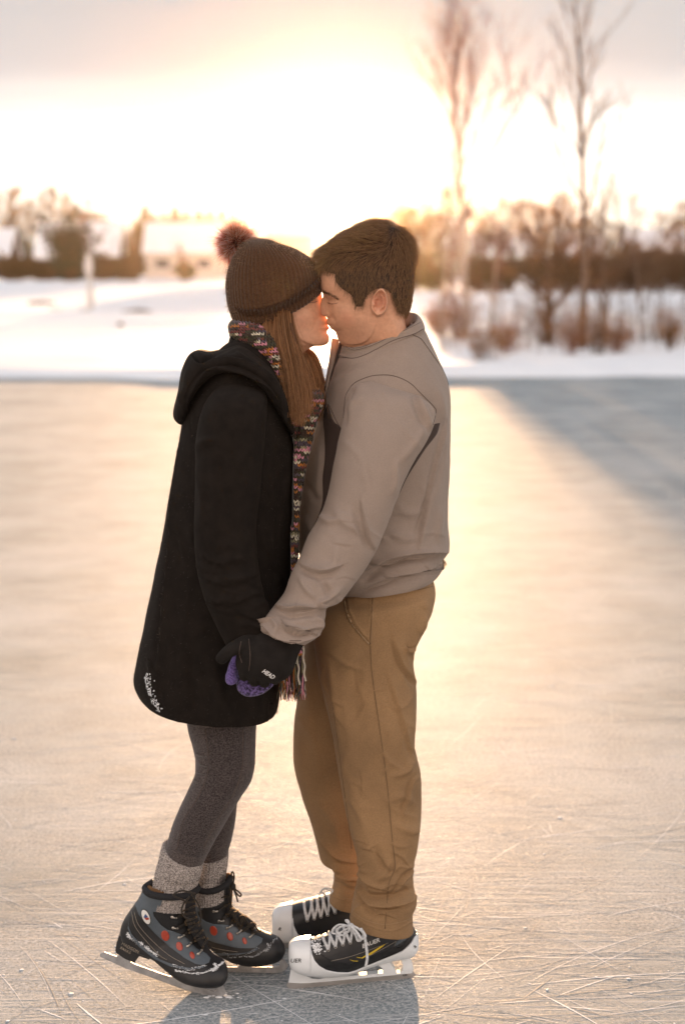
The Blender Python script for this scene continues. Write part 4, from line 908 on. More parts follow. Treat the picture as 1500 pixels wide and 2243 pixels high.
jacket, GJ = cloth('jacket', torso_m, M_jacket, man, 16, 260, 2.35, jf, .002, 3, None)
sf = [([(700, 1130), (720, 1142), (745, 1140)], 7, .006), ([(735, 1120), (760, 1150), (790, 1165)], 9, .005), ([(790, 1095), (796, 1130), (806, 1175), (818, 1200)], 9, .007, 's'), ([(775, 1110), (790, 1160), (810, 1205)], 8, -.006),
      ([(755, 900), (775, 880), (800, 870)], 10, .004), ([(772, 850), (757, 890), (754, 930)], 6, -.006), ([(905, 870), (925, 920), (938, 945)], 7, -.006), ([(912, 860), (932, 905), (944, 935)], 6, .006), ([(935, 930), (905, 975), (880, 1010)], 9, .005),
      ([(860, 1080), (866, 1050), (868, 1010)], 6, .005), ([(790, 920), (810, 885), (835, 870)], 16, .003), ([(660, 1238), (685, 1250), (715, 1252), (745, 1240)], 7, .010, 's'), ([(655, 1245), (690, 1262), (730, 1262)], 7, -.006),
      ([(740, 1195), (730, 1235), (700, 1245)], 9, .004), ([(655, 1262), (670, 1290), (690, 1310)], 6, .0045), ([(745, 1290), (720, 1310), (700, 1322), (712, 1330)], 6, .008), ([(700, 1268), (716, 1290), (722, 1312)], 7, -.006),
      ([(606, 1328), (630, 1336), (660, 1334), (690, 1332)], 6, .011, 's'), ([(604, 1340), (640, 1350), (680, 1346), (706, 1350)], 7, -.007), ([(590, 1352), (606, 1372), (600, 1390)], 5, .005), ([(690, 1345), (702, 1360), (700, 1380)], 6, .006),
      ([(575, 1372), (605, 1394), (640, 1404), (675, 1398), (698, 1390)], 5, .010, 's'), ([(628, 1380), (655, 1392), (690, 1378)], 6, -.007), ([(632, 1370), (665, 1380), (700, 1372)], 5, .006), ([(583, 1388), (620, 1408), (660, 1413)], 3.5, -.004)]
sf += rand_folds(43, 14, [(700, 1120), (850, 1120), (800, 1240), (710, 1380), (580, 1370), (640, 1260)], 15, 40, 45, 5.5, .0017)+rand_folds(44, 5, [(760, 880), (940, 900), (860, 1080), (730, 1060)], 65, 20, 70, 8, .0012)
sl, GS = cloth('sleeve', sleeve_m, M_jacket, jacket, 18, 200, 2.15, sf, .0016, 9, 'fan')
sl2, _ = cloth('sleeve', arm_f_m, M_jacket, jacket, 6, 40, 2.1, (), .0015, 4)
# collar, front flap, zip
col_st = [(732, 812, 930, 732, .100, 4.395, 8), (739, 785, 930, 722, .094, 4.39, 14), (744, 768, 930, 714, .086, 4.385, 18), (748, 757, 925, 702, .081, 4.38, 20), (751, 752, 918, 694, .080, 4.378, 20), (753, 752, 914, 693, .0755, 4.378, 20), (753, 758, 910, 700, .072, 4.378, 19), (752, 770, 908, 715, .062, 4.38, 17), (752, 790, 908, 730, .062, 4.39, 14)]
G = loftgrid(col_st, 8, 140, 2.2); G = ripple(G, .0008, (30, 30, 30), 5)
G = folds(G, [([(750, 760), (775, 766), (805, 760), (850, 738), (900, 716), (926, 704)], 1.2, -.0012, 'g'), ([(745, 778), (790, 786), (830, 764), (880, 742), (928, 720)], 3, -.003, 'g'), ([(752, 749), (775, 756), (805, 750), (850, 731), (900, 706)], 3, .0015)])
collar = Bag().grid(G).build('collar', M_jacket, jacket)
bj = bvh_of(jacket, collar); bs = bvh_of(sl); bjs = bvh_of(jacket, collar, sl)
b = Bag(); b.grid(loftgrid([(727, 740, 743, 743, .02, 4.43), (724, 760, 742, 762, .03, 4.425), (720, 790, 738, 792, .04, 4.42), (713, 830, 726, 832, .05, 4.42), (706, 866, 716, 868, .05, 4.42)], 6, 32, 2.4), 'fan', 'fan')
b.build('front_flap', M_jacket, jacket)
b = Bag(); b.tube(P(*np.array([(747, 750), (744, 762), (739, 785), (732, 808), (722, 832), (711, 858)]).T, 4.375), .0042, 6); b.build('zip', M_jdark, jacket)
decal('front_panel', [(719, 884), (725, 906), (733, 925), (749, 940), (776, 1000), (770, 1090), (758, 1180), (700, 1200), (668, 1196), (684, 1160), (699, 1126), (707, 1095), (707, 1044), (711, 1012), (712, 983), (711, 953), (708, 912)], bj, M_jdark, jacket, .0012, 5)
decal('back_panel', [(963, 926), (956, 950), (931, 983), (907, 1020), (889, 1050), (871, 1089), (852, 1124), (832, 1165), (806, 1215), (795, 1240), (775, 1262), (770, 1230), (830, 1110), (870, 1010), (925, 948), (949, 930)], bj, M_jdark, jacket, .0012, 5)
decal('chest_badge', [(703, 876), (713, 872), (716, 886), (709, 900), (701, 889)], bj, M_jdark, jacket, .0016, 3)
decal('side_vent', [(746, 1306), (764, 1312), (762, 1324), (746, 1322)], bj, M_jdark, jacket, .0012, 4)
seam('seam', bjs, [[(769, 845), (782, 835), (810, 824), (834, 821), (857, 822), (880, 829), (901, 841), (916, 856), (931, 871), (946, 886), (955, 897)], [(955, 897), (953, 912), (948, 930)], [(769, 845), (757, 866), (754, 890), (752, 915)],
     [(904, 733), (922, 742), (937, 762), (952, 783), (968, 807), (977, 826), (982, 843)], [(720, 886), (727, 900), (735, 918), (746, 938)], [(750, 782), (775, 784), (801, 776), (827, 763), (862, 745), (904, 732), (927, 720)]], .0009, M_seam, jacket, .0002)
seam('collar_stitching', bj, [[(757, 756), (775, 762), (800, 757), (830, 745), (860, 731), (885, 718), (912, 702)], [(757, 760), (775, 766), (800, 761), (830, 749), (860, 735), (888, 722), (920, 706)]], .0005, M_seam, jacket, .0003)
# cuff: dark binding threads
seam('cuff_stitching', bs, [[(600, 1398), (622, 1406), (650, 1409)], [(634, 1404), (660, 1404)]], .0009, M_seam, sl, .0006)
# ---------------------------------------------------------------- man: trousers
pf = [([(757, 1322), (766, 1355), (785, 1382), (808, 1410)], 3.5, .006, 's'), ([(812, 1412), (816, 1500), (836, 1620), (852, 1740), (862, 1850), (866, 1905)], 2.2, -.0016, 'g'), ([(816, 1300), (813, 1360), (811, 1412)], 2.5, -.0018, 'g'),
      ([(860, 1400), (880, 1460), (912, 1500)], 11, .007, 's'), ([(905, 1420), (890, 1424), (884, 1412)], 5, .010, 's'), ([(930, 1350), (925, 1390), (905, 1418)], 8, .006), ([(850, 1480), (875, 1560), (903, 1660)], 12, .005, 's'),
      ([(905, 1665), (890, 1690), (860, 1700)], 7, .006), ([(916, 1700), (900, 1720), (880, 1790)], 8, .006, 's'), ([(870, 1810), (895, 1820), (918, 1815)], 8, .005), ([(850, 1755), (880, 1745), (905, 1760)], 9, .004),
      ([(740, 1500), (760, 1600), (772, 1690)], 14, .004), ([(720, 1450), (735, 1540), (748, 1640)], 8, .004), ([(800, 1420), (780, 1500), (785, 1600)], 14, -.004), ([(760, 1700), (785, 1760), (800, 1830)], 10, .004),
      ([(785, 1880), (800, 1930), (840, 1950)], 8, .011, 's'), ([(778, 1915), (800, 1960), (850, 1965), (900, 1950)], 8, -.011), ([(775, 1945), (810, 1982), (860, 1985), (905, 1972)], 8, .012, 's'), ([(786, 1965), (810, 1998), (840, 2004)], 8, -.007),
      ([(905, 1905), (880, 1930), (862, 1960)], 8, .008, 's'), ([(908, 1960), (890, 1975), (870, 1978)], 7, .007), ([(850, 1880), (845, 1910), (820, 1930)], 8, .006), ([(820, 1860), (840, 1900), (866, 1915)], 8, -.005), ([(770, 2005), (810, 2030), (860, 2040), (905, 2018)], 1.5, -.0016, 'g')]
trs = empty('trousers', (0, 0, 0)); bpy.data.objects.remove(trs)
pf += rand_folds(45, 34, [(700, 1440), (905, 1440), (915, 1800), (770, 1830)], 60, 40, 70, 6, .0020)+rand_folds(46, 20, [(775, 1840), (918, 1820), (905, 2020), (775, 2000)], 12, 30, 45, 5, .0028)+rand_folds(47, 10, [(760, 1330), (950, 1290), (930, 1400), (700, 1420)], 30, 50, 45, 6, .0014)
Gn = loftgrid([(752, 1272, 938, 1250, .15, 4.40), (712, 1304, 950, 1276, .158, 4.40)]+legn_m[2:], 18, 170, 2.25); Gn = folds(ripple(Gn, .0022, (14, 14, 9), 21), pf)
ff = [([(672, 1500), (690, 1600), (700, 1700)], 14, .005), ([(650, 1560), (690, 1620)], 10, .004), ([(700, 1840), (740, 1880), (770, 1890)], 7, .012, 's'), ([(730, 1905), (755, 1925), (790, 1928)], 7, .010, 's'), ([(728, 1930), (760, 1948), (785, 1952)], 6, -.006),
      ([(700, 1760), (730, 1800), (745, 1850)], 9, .005), ([(722, 1560), (738, 1640), (752, 1740), (765, 1840)], 2, -.0015, 'g'), ([(722, 1958), (750, 1972), (795, 1980)], 1.5, -.0015, 'g')]
Gf = loftgrid([(735, 1320, 930, 1300, .13, 4.45)]+legf_m[1:], 18, 130, 2.2); Gf = folds(ripple(Gf, .0022, (14, 14, 9), 22), ff)
b = Bag(); b.grid(Gn, 'fan', 'turn'); b.grid(Gf, 'fan', 'turn'); trou = b.build('trousers', M_khaki, man); bt = bvh_of(trou)
seam('seam', bt, [[(811, 1414), (815, 1480), (832, 1600), (848, 1720), (858, 1830), (865, 1895), (860, 1915), (852, 1935), (848, 1970), (843, 2036)], [(816, 1302), (813, 1360), (810, 1412)],
     [(730, 1550), (742, 1640), (752, 1720), (763, 1800), (770, 1860)]], .0009, M_kseam, trou, .0001)
seam('pocket_edge', bt, [[(755, 1318), (760, 1342), (772, 1368), (790, 1390), (808, 1411)]], .0022, M_kthread, trou, .0012)
decal('pocket', [(758, 1312), (764, 1342), (776, 1366), (792, 1388), (807, 1404), (812, 1360), (815, 1300)], bt, M_khaki, trou, .0012, 5, round_=False)
seam('back_pocket', bt, [[(874, 1290), (915, 1285), (953, 1276)], [(874, 1296), (915, 1292), (953, 1283)], [(874, 1290), (874, 1296)]], .0008, M_kseam, trou, .0002)
seam('hem_stitching', bt, [[(772, 1998), (800, 2016), (840, 2026), (880, 2020), (902, 2012)], [(724, 1952), (750, 1966), (775, 1972)], [(819, 1302), (816, 1360), (813, 1412)]], .0005, M_kthread, trou, .0003)
# ---------------------------------------------------------------- woman: coat
cf = rand_folds(48, 26, [(400, 930), (640, 1000), (620, 1540), (320, 1480)], 82, 18, 120, 8, .0035)+[([(447, 960), (452, 1040), (448, 1120)], 8, -.004), ([(400, 940), (385, 1060), (375, 1200), (360, 1330), (345, 1480)], 14, .010, 's'), ([(430, 1200), (410, 1330), (395, 1470), (390, 1590)], 2.5, -.002, 'g'), ([(380, 1075), (410, 1085), (432, 1082)], 2, -.0018, 'g'),
      ([(600, 1000), (598, 1200), (590, 1400), (585, 1580)], 2, -.0018, 'g'), ([(470, 1450), (480, 1520), (478, 1590)], 16, .008), ([(560, 1480), (570, 1570)], 12, .006), ([(330, 1440), (345, 1510)], 9, .008), ([(420, 1420), (425, 1560)], 12, -.006)]
coat, GC = cloth('coat', coat_w, M_wool, woman, 14, 200, 2.25, cf, .003, 31, 'fan', freq=(10, 10, 6))
swf = rand_folds(49, 16, [(440, 1180), (560, 1180), (590, 1380), (490, 1400)], 12, 25, 60, 6, .004)+[([(440, 1215), (480, 1235), (540, 1225)], 9, .008, 's'), ([(440, 1265), (490, 1280), (560, 1262)], 9, .008, 's'), ([(455, 1310), (500, 1325), (570, 1300)], 8, .007, 's'), ([(430, 980), (455, 965), (480, 965)], 9, .006), ([(470, 1000), (480, 1100), (478, 1180)], 14, .004), ([(428, 1030), (445, 1090), (440, 1150)], 9, .004)]
slw, _ = cloth('sleeve', sleeve_w, M_wool, coat, 12, 110, 2.15, swf, .002, 33, 'fan', freq=(12, 12, 10))
hood_st = [(646, 945, 640, 952, .02, 4.20), (636, 905, 622, 925, .045, 4.19), (622, 858, 604, 893, .075, 4.20), (600, 815, 580, 862, .10, 4.22), (566, 780, 556, 842, .125, 4.25), (530, 756, 522, 832, .14, 4.28), (495, 762, 490, 836, .15, 4.30), (462, 768, 466, 848, .155, 4.31),
           (436, 764, 445, 872, .155, 4.31), (417, 772, 428, 905, .15, 4.31), (404, 800, 414, 925, .14, 4.31), (394, 850, 400, 929, .12, 4.31), (384, 892, 390, 922, .08, 4.31), (384, 908, 384, 914, .02, 4.31)]
hf = [([(640, 930), (600, 870), (560, 838), (510, 822), (460, 838), (425, 880), (400, 905)], 9, -.008), ([(625, 900), (590, 850), (545, 818), (500, 805), (455, 812), (425, 842), (408, 880)], 10, .010, 's'), ([(620, 860), (580, 820), (530, 790), (480, 788), (440, 800), (420, 785)], 9, .008, 's'),
      ([(470, 775), (445, 790), (425, 780), (418, 768)], 5, -.012), ([(395, 860), (404, 890), (396, 920)], 9, .008), ([(600, 840), (560, 800), (520, 772)], 3, -.003, 'g')]
hood, _ = cloth('hood', hood_st, M_wool, coat, 12, 120, 2.2, hf, .003, 35, 'fan', 'fan', freq=(16, 16, 16))
G = loftgrid([(500, 752, 645, 800, .085, 4.31, 16), (502, 742, 642, 788, .083, 4.31, 18), (507, 736, 638, 780, .078, 4.31, 20), (512, 738, 634, 782, .074, 4.31, 20), (514, 750, 630, 795, .07, 4.31, 18)], 6, 90, 2.2)
Bag().grid(G).build('collar', M_wool, coat)
bc = bvh_of(coat, slw, hood)
# snow caught on the coat hem
q = np.random.RandomState(3); b = Bag()
for i in range(150):
    t = q.rand(); x, y = 317+t*t*30+abs(q.normal())*6, 1478+t*78+q.normal()*4
    if i < 14: x, y = 326+q.normal()*3, 1505-q.rand()*30
    p = onto(bc, x, y, .0015)
    if p is not None: r = q.uniform(.0004, .0015); b.ell(p, (r, r*.6, r*1.5), 6, 5)
b.build('snow_specks', M_frost, coat)
# ---------------------------------------------------------------- woman: leggings, socks
lf_ = [([(428, 1650), (450, 1655), (462, 1650)], 3, .003), ([(430, 1668), (452, 1676), (460, 1672)], 3, .003), ([(427, 1688), (445, 1694), (456, 1690)], 3, .003), ([(420, 1705), (436, 1712)], 3, .003), ([(448, 1600), (456, 1680), (436, 1740), (400, 1800), (386, 1862)], 1.8, -.0013, 'g'),
       ([(533, 1610), (530, 1680), (512, 1735), (478, 1790), (446, 1850)], 1.8, -.0013, 'g')]
G1 = folds(loftgrid(legn_w, 14, 120, 2.1), lf_); G2 = loftgrid(legf_w, 10, 80, 2.1)
b = Bag(); b.grid(ripple(G1, .0008, (20, 20, 20), 3), 'fan', 'fan'); b.grid(G2, 'fan', 'fan'); legg = b.build('leggings', M_legg, woman); bl = bvh_of(legg)
decal('side_stripe', [(450, 1596), (532, 1596), (531, 1680), (512, 1738), (478, 1796), (444, 1862), (436, 1880), (388, 1862), (402, 1800), (437, 1741), (457, 1682)], bl, M_leggs, legg, .0006, 6, skirt=.001)
seam('seam', bl, [[(450, 1598), (457, 1680), (437, 1741), (402, 1800), (387, 1862)], [(532, 1598), (530, 1680), (512, 1738), (478, 1794), (444, 1860)]], .0008, M_seam, legg, .0005)
def sock(st, nm, seed):
    G = loftgrid(st, 16, 288, 2.1); th = np.arange(288)/288*2*np.pi; rib = np.maximum(0, np.sin(th*36))**.7
    G = G+normals(G)*(rib*.0022)[None, :, None]; G = ripple(G, .0012, (30, 30, 30), seed)
    return Bag().grid(G, 'turn', 'fan').build('sock', M_sock, woman)
sock(sock_n, '', 1); sock(sock_f, '', 2)
# ---------------------------------------------------------------- hat and pompom
hat_st = [(516, 704, 702, 634, .082, HW-.004, 26), (514, 700, 703.5, 630, .087, HW-.004, 26), (508, 690, 703.5, 621, .089, HW-.004, 22), (500, 667, 703, 610, .092, HW-.004, 15), (496, 640, 701, 597, .095, HW-.004, 7), (496.5, 612, 694, 583, .096, HW-.004), (501.5, 588, 684, 570, .094, HW-.004),
          (509, 566, 667, 558.5, .089, HW-.004), (519, 547, 644, 545, .080, HW-.004), (530, 534.5, 616, 535, .064, HW-.004), (541, 526.5, 592, 526, .042, HW-.004), (550, 523, 573, 522.5, .020, HW-.004), (558, 522, 562, 522, .003, HW-.004)]
G = loftgrid(hat_st, 14, 504, 2.05)
sl_ = np.linalg.norm(np.diff(G, axis=0), axis=-1).mean(1); ac = np.concatenate(([0], np.cumsum(sl_))); tt = np.linspace(0, ac[-1], 170)
ii = np.clip(np.searchsorted(ac, tt)-1, 0, len(ac)-2); ff_ = ((tt-ac[ii])/np.maximum(ac[ii+1]-ac[ii], 1e-9))[:, None, None]; G = G[ii]*(1-ff_)+G[ii+1]*ff_; G = folds(ripple(G, .0018, (16, 16, 16), 77), [([(500, 684), (550, 676), (600, 664), (640, 647), (700, 606)], 2.6, -.0016, 'g')]); th = np.arange(504)/504*2*np.pi; N = normals(G); rr = np.arange(G.shape[0])
rib = np.abs(np.sin(th*31.5))**.6; sc = smooth(0, 60, (len(rr)-rr)); knit = np.sin(rr[:, None]*1.55+(np.sin(th*63)[None]*1.2))*.00035
G = G+N*((rib[None]*.0026+knit)*(sc[:, None]))[..., None]
hat = Bag().grid(G, 'turn', 'fan').build('bobble_hat', M_hat, woman)
q = np.random.RandomState(8); n = 5200; c = P(518, 533, HW+.004); d = q.normal(size=(n, 3)); d /= np.linalg.norm(d, axis=1, keepdims=True)
Lh = np.where(q.rand(n) < .45, q.uniform(.046, .064, n), q.uniform(.026, .042, n)); k_ = 5; paths = np.zeros((n, k_, 3)); w = q.normal(size=(n, 3))*.22
for j in range(k_):
    f = j/(k_-1); paths[:, j] = c+d*(Lh*f)[:, None]+w*(Lh*f*f*.5)[:, None]; paths[:, j, 2] -= .004*f*f
cols = np.zeros((n, k_, 3)); pal = [(.03, .015, .012), (.03, .015, .010), (.20, .035, .015), (.62, .20, .12), (.92, .84, .78)]  # dark root to pale tip; tips whitened to stand for the sunlit fringe
for j in range(k_): cols[:, j] = pal[j]
cols *= q.uniform(.8, 1.2, (n, 1, 1)); ball = Bag().ell(c, (.018, .018, .018), 20, 12).build('pompom', M_hat, hat)
strand_obj('fur', paths, np.array([.0006, .0006, .0005, .00035, .00014]), M_fur, ball, np.clip(cols, 0, 1))
fuzz('fuzz', [G], 2500, .0045, .00016, M_yarn, hat, (.10, .06, .035), 2); fuzz('fuzz', [G], 8000, .0060, .00018, M_yarn, hat, (.45, .32, .20), 4, face=-.12)  # second fuzz is paler, sun-facing sides only: rim light put into its colour
fuzz('fuzz', [GC[20:]], 4000, .0045, .00014, M_yarn, coat, (.06, .045, .035), 3); fuzz('fuzz', [GC[20:]], 9000, .0050, .00016, M_yarn, coat, (.25, .17, .11), 5, face=-.1)  # coat's pale fibres, kept off the camera side, paint in a backlit edge
# ---------------------------------------------------------------- scarf
roll = [(500, 712, 502, 735, .03, 4.37), (508, 701, 508, 748, .055, 4.36), (528, 700, 530, 757, .075, 4.345), (552, 704, 556, 772, .088, 4.33), (578, 714, 588, 800, .094, 4.32), (602, 734, 610, 838, .094, 4.31), (618, 775, 626, 885, .088, 4.30), (634, 830, 634, 925, .078, 4.28), (648, 880, 640, 960, .065, 4.26), (655, 915, 643, 980, .05, 4.25)]
far = [(672, 842, 700, 850, .05, 4.38), (660, 850, 706, 860, .07, 4.37), (650, 862, 709, 872, .08, 4.35), (647, 880, 707, 892, .08, 4.335), (645, 910, 696, 918, .075, 4.31), (643, 960, 684, 965, .07, 4.28), (641, 1010, 672, 1015, .06, 4.26), (640, 1060, 664, 1062, .05, 4.25), (639, 1130, 656, 1130, .045, 4.24),
       (637, 1200, 655, 1200, .045, 4.23), (636, 1260, 654, 1258, .045, 4.22), (634, 1320, 664, 1320, .04, 4.21), (626, 1380, 668, 1380, .035, 4.20), (614, 1435, 666, 1435, .03, 4.19), (613, 1452, 664, 1452, .028, 4.19)]
b = Bag(); b.grid(ripple(loftgrid(roll, 8, 60, 2.1), .002, (20, 20, 20), 4), 'fan', 'fan', col=(.03, .022, .015)); b.grid(ripple(loftgrid(far, 8, 60, 2.1), .002, (20, 20, 20), 5), 'fan', 'fan', col=(.03, .022, .015))
bsc = None; tmp = b.build('tmp', None); bsc = bvh_of(tmp); bpy.data.objects.remove(tmp)
pal = [((.055, .05, .022), 5), ((.045, .022, .012), 4), ((.48, .17, .03), 3.2), ((.66, .28, .36), 3.0), ((.70, .64, .50), 2.8), ((.10, .075, .10), 2.4), ((.20, .05, .04), 1.5), ((.30, .27, .16), 1.5)]
pw_ = np.array([p[1] for p in pal]); pw_ = pw_/pw_.sum(); q = np.random.RandomState(17)
def stitch(x, y, s, cc, ang):
    """one knitted V: two slanted loops"""
    for sg in (-1, 1):
        pts = []
        for t in np.linspace(-1, 1, 5):
            u = sg*(2.1+1.5*-t)*s*.5; v_ = t*4.2*s*.5*1.15; xr = x+u*math.cos(ang)-v_*math.sin(ang); yr = y+u*math.sin(ang)+v_*math.cos(ang)
            p = onto(bsc, xr, yr, .0022)
            if p is None: return
            pts.append(p)
        b.tube(pts, np.array([.35, .9, 1.15, .95, .4])*.00185*s*.5*q.uniform(.85, 1.1), 6, col=np.array(cc)*q.uniform(.75, 1.2))
cur = 0; s_ = 1.62
for iy, y in enumerate(np.arange(694, 1460, 5.4)):
    for ix, x in enumerate(np.arange(494, 716, 6.7)):
        xx = x+(iy % 2)*0+q.normal()*.5; yy_ = y+q.normal()*.5+(xx-560)*.0
        if q.rand() < .36: cur = q.choice(len(pal), p=pw_)
        if onto(bsc, xx, yy_, 0) is None: continue
        ang = -.55 if (yy_ < 860 and xx < 640) else .25 if xx > 660 and yy_ < 930 else 0
        stitch(xx, yy_, s_, pal[cur][0], ang+q.normal()*.12)
scarf = b.build('scarf', M_yarn, woman, col=True)
n = 210; q = np.random.RandomState(19); paths = np.zeros((n, 9, 3)); cols = np.zeros((n, 9, 3))
for i in range(n):
    x0 = q.uniform(612, 666); y0 = q.uniform(1436, 1452); y1 = q.uniform(1500, 1538); Y0 = 4.19+q.uniform(-.03, .03); dx = q.normal()*4; ph = q.uniform(0, 6); c = pal[q.choice(len(pal), p=pw_)][0]
    for j in range(9):
        f = j/8; paths[i, j] = P(x0+dx*f+2.2*math.sin(ph+f*9)*f-(x0-640)*.12*f, y0+(y1-y0)*f, Y0+.006*math.sin(ph*2+f*7))
        cols[i, j] = np.array(c)*(1 if i % 6 else .9)
strand_obj('fringe', paths, np.array([.0016, .0016, .0015, .0015, .0014, .0014, .0012, .001, .0005]), M_yarn, scarf, cols, 5)
for (xa, ya, xb, yb) in ((663, 1416, 668, 1492), (650, 1420, 655, 1500)):
    pp = np.array([P(xa+(xb-xa)*f+1.5*math.sin(f*14), ya+(yb-ya)*f, 4.12) for f in np.linspace(0, 1, 16)]); strand_obj('tassel', pp[None], np.full(16, .0024), M_yarn, scarf, np.tile((.60, .54, .44), (16, 1)), 6)
# ---------------------------------------------------------------- glove and mitten
gb = Bag()
gst = [(598, 1352, 690, 1392, .040, 4.035), (585, 1372, 668, 1410, .040, 4.03), (560, 1388, 655, 1432, .040, 4.02), (535, 1402, 648, 1452, .040, 4.01), (520, 1425, 642, 1470, .038, 4.005), (516, 1455, 630, 1485, .034, 4.005), (524, 1476, 612, 1494, .026, 4.01)]
gb.grid(loftgrid(gst, 6, 48, 2.3), 'fan', 'fan')
for (x, y, x2, y2, r) in ((532, 1462, 534, 1486, .0125), (556, 1472, 556, 1497, .0135), (582, 1476, 579, 1500, .0132), (608, 1474, 602, 1494, .0125)):
    gb.tube(crs([P(x+4, y-34, 4.0), P(x, y-7, 3.987), P(x2, y2-9, 4.0), P(x2+1, y2-4, 4.02), P(x2+2, y2-12, 4.045)], 4), np.array([1.0]*9+[.95, .93, .9, .88, .86, .84, .8, .76])*r, 12)
gb.tube(crs([P(560, 1402, 4.02), P(530, 1412, 3.995), P(505, 1425, 3.985), P(488, 1440, 3.985), P(482, 1446, 3.99)], 4), np.linspace(.019, .0125, 17), 14)
glove = fuse(gb, .0024, 'glove', M_glove, man, 3); bg_ = bvh_of(glove)
M_white = mat('white_print', (.75, .75, .75), .5, .02, 10, 0)
letters('lettering', 'HEAD', 573, 1472, 13, bg_, M_white, glove, rot=33, shear=.35, sx=.85, bold=.25)
seam('seam', bg_, [[(528, 1405), (524, 1430), (530, 1452)], [(545, 1400), (548, 1440), (545, 1470)]], .0007, M_seam, glove, .0004)
mb = Bag(); mb.grid(loftgrid([(510, 1400, 600, 1400, .035, 4.075), (512, 1440, 612, 1430, .036, 4.07), (515, 1470, 614, 1462, .036, 4.065), (517, 1495, 612, 1482, .034, 4.055), (522, 1514, 598, 1502, .028, 4.045), (536, 1524, 580, 1517, .018, 4.04), (550, 1526, 562, 1524, .006, 4.04)], 6, 48, 2.3), 'fan', 'fan')
mitten = fuse(mb, .0025, 'mitten', M_mitdark, woman, 3)
tb = Bag(); tb.tube(crs([P(535, 1420, 4.05), P(516, 1450, 4.035), P(508, 1472, 4.025), P(507, 1488, 4.025), P(509, 1496, 4.03)], 4), np.array([1.1]*9+[1.2, 1.3, 1.35, 1.38, 1.35, 1.25, 1.0, .6])*.0105, 14); th_ = fuse(tb, .0025, 'thumb', M_mitten, mitten, 3)
# ---------------------------------------------------------------- hair: man
cap_rows = [(836, 489, 822, 489.5, .006), (866, 495, 790, 501, .048), (885, 509, 752, 519, .068), (897, 529, 724, 540, .0785), (904, 553, 704, 566, .084), (907, 580, 697, 592, .0862), (908, 604, 730, 612, .0862), (906, 630, 760, 632, .085), (902, 655, 800, 655, .081), (897, 676, 850, 672, .076), (890, 688, 872, 684, .070)]
hair_poly = [(683, 548), (700, 540), (724, 528), (752, 512), (790, 498), (830, 487), (866, 492), (886, 506), (898, 527), (905, 553), (908, 590), (907, 615), (903, 640), (899, 665), (896, 684), (888, 690), (880, 688), (872, 683), (866, 672), (860, 658), (856, 645), (850, 636), (842, 633), (832, 632), (822, 634), (812, 640), (806, 648), (800, 658), (797, 666), (794, 672), (779, 672), (775, 664), (772, 652), (764, 643), (752, 635), (742, 627), (735, 617), (732, 604), (733, 600), (722, 598), (712, 594), (703, 592), (699, 596)]
def in_poly(x, y, poly):
    c = False; n = len(poly); j = n-1
    for i in range(n):
        xi, yi = poly[i]; xj, yj = poly[j]
        if (yi > y) != (yj > y) and x < (xj-xi)*(y-yi)/(yj-yi)+xi: c = not c
        j = i
    return c
# under-layer that follows the skull, cut to the hairline on both sides
hc = headgrid([(r[0]-2, r[1]+2, r[2]+2, r[3]+2, r[2]+2, r[3]+2, r[4]-.003, .03, 0, HM) for r in
     [(836, 489, 820, 490, .006), (866, 495, 788, 501, .046), (885, 509, 750, 519, .066), (897, 529, 724, 540, .076), (904, 553, 704, 566, .0815), (907, 580, 698, 590, .0835), (907, 606, 696, 612, .084), (905, 630, 700, 634, .0835), (902, 655, 706, 656, .081), (897, 676, 715, 676, .079), (892, 690, 722, 694, .077), (892, 700, 726, 702, .074)]], 16, 288, 1)
pq = proj(hc); nv, nu = hc.shape[:2]; keep = np.zeros((nv, nu), bool)
back_c = headgrid  # hairline tested on the near side and mirrored across the head
t_ = np.arange(nu); mir = (-t_) % nu
for i in range(nv):
    for j in range(nu):
        jj = j if j <= nu//2 else (nu-j) % nu
        keep[i, j] = in_poly(pq[i, jj, 0], pq[i, jj, 1], hair_poly)
Fk = [tuple(f) for f in gridfaces(nv, nu) if all(keep.reshape(-1)[list(f)])]
hb = Bag(); hb.add(hc.reshape(-1, 3), Fk, (.04, .022, .011)); hair = hb.build('hair', M_hairm, man, col=True)
# strands: rooted on the under-layer, combed forwards on top, downwards at the sides
cand = [(i, j) for i in range(nv) for j in range(nu) if keep[i, j]]
q = np.random.RandomState(23); n = 9000; Nn = normals(hc); paths = np.zeros((n, 6, 3)); cols = np.zeros((n, 6, 3))
Cc = hc.reshape(-1, 3).mean(0); area = np.linalg.norm(np.cross(np.roll(hc, -1, 1)-hc, np.vstack((hc[1:], hc[-1:]))-hc), axis=-1); wgt = np.array([area[i, j] for i, j in cand]); wgt /= wgt.sum(); pick = q.choice(len(cand), n, p=wgt)
for s in range(n):
    i, j = cand[pick[s]]; p = hc[i, j].copy(); nn = Nn[i, j]; x, y = pq[i, j]
    top = float(smooth(600, 530, y)) if y < 600 else 0.0
    fwd = np.array((-1.0, 0, .10)); dwn = np.array((-.10, 0, -1.0)); fl = fwd*top+dwn*(1-top)
    bk_ = float(smooth(820, 880, x)); fl = fwd*top*(1-bk_)+dwn*(1-top*(1-bk_))
    fl = fl-nn*(fl@nn); fl /= max(np.linalg.norm(fl), 1e-6); L = (.032*top+.012*(1-top))*q.uniform(.7, 1.3)
    if x < 735 and y < 575: L *= 1.35; fl = fl+np.array((-.1, 0, .12))
    wv = q.normal(size=3)*.22
    for k_ in range(6):
        f = k_/5; paths[s, k_] = p+fl*L*f+nn*(.0015+L*(.30 if top > .5 else .10)*math.sin(f*2.0))+wv*L*f*f*.5
        cols[s, k_] = np.array((.15, .083, .040))*(1+.8*f)*q.uniform(.7, 1.3)
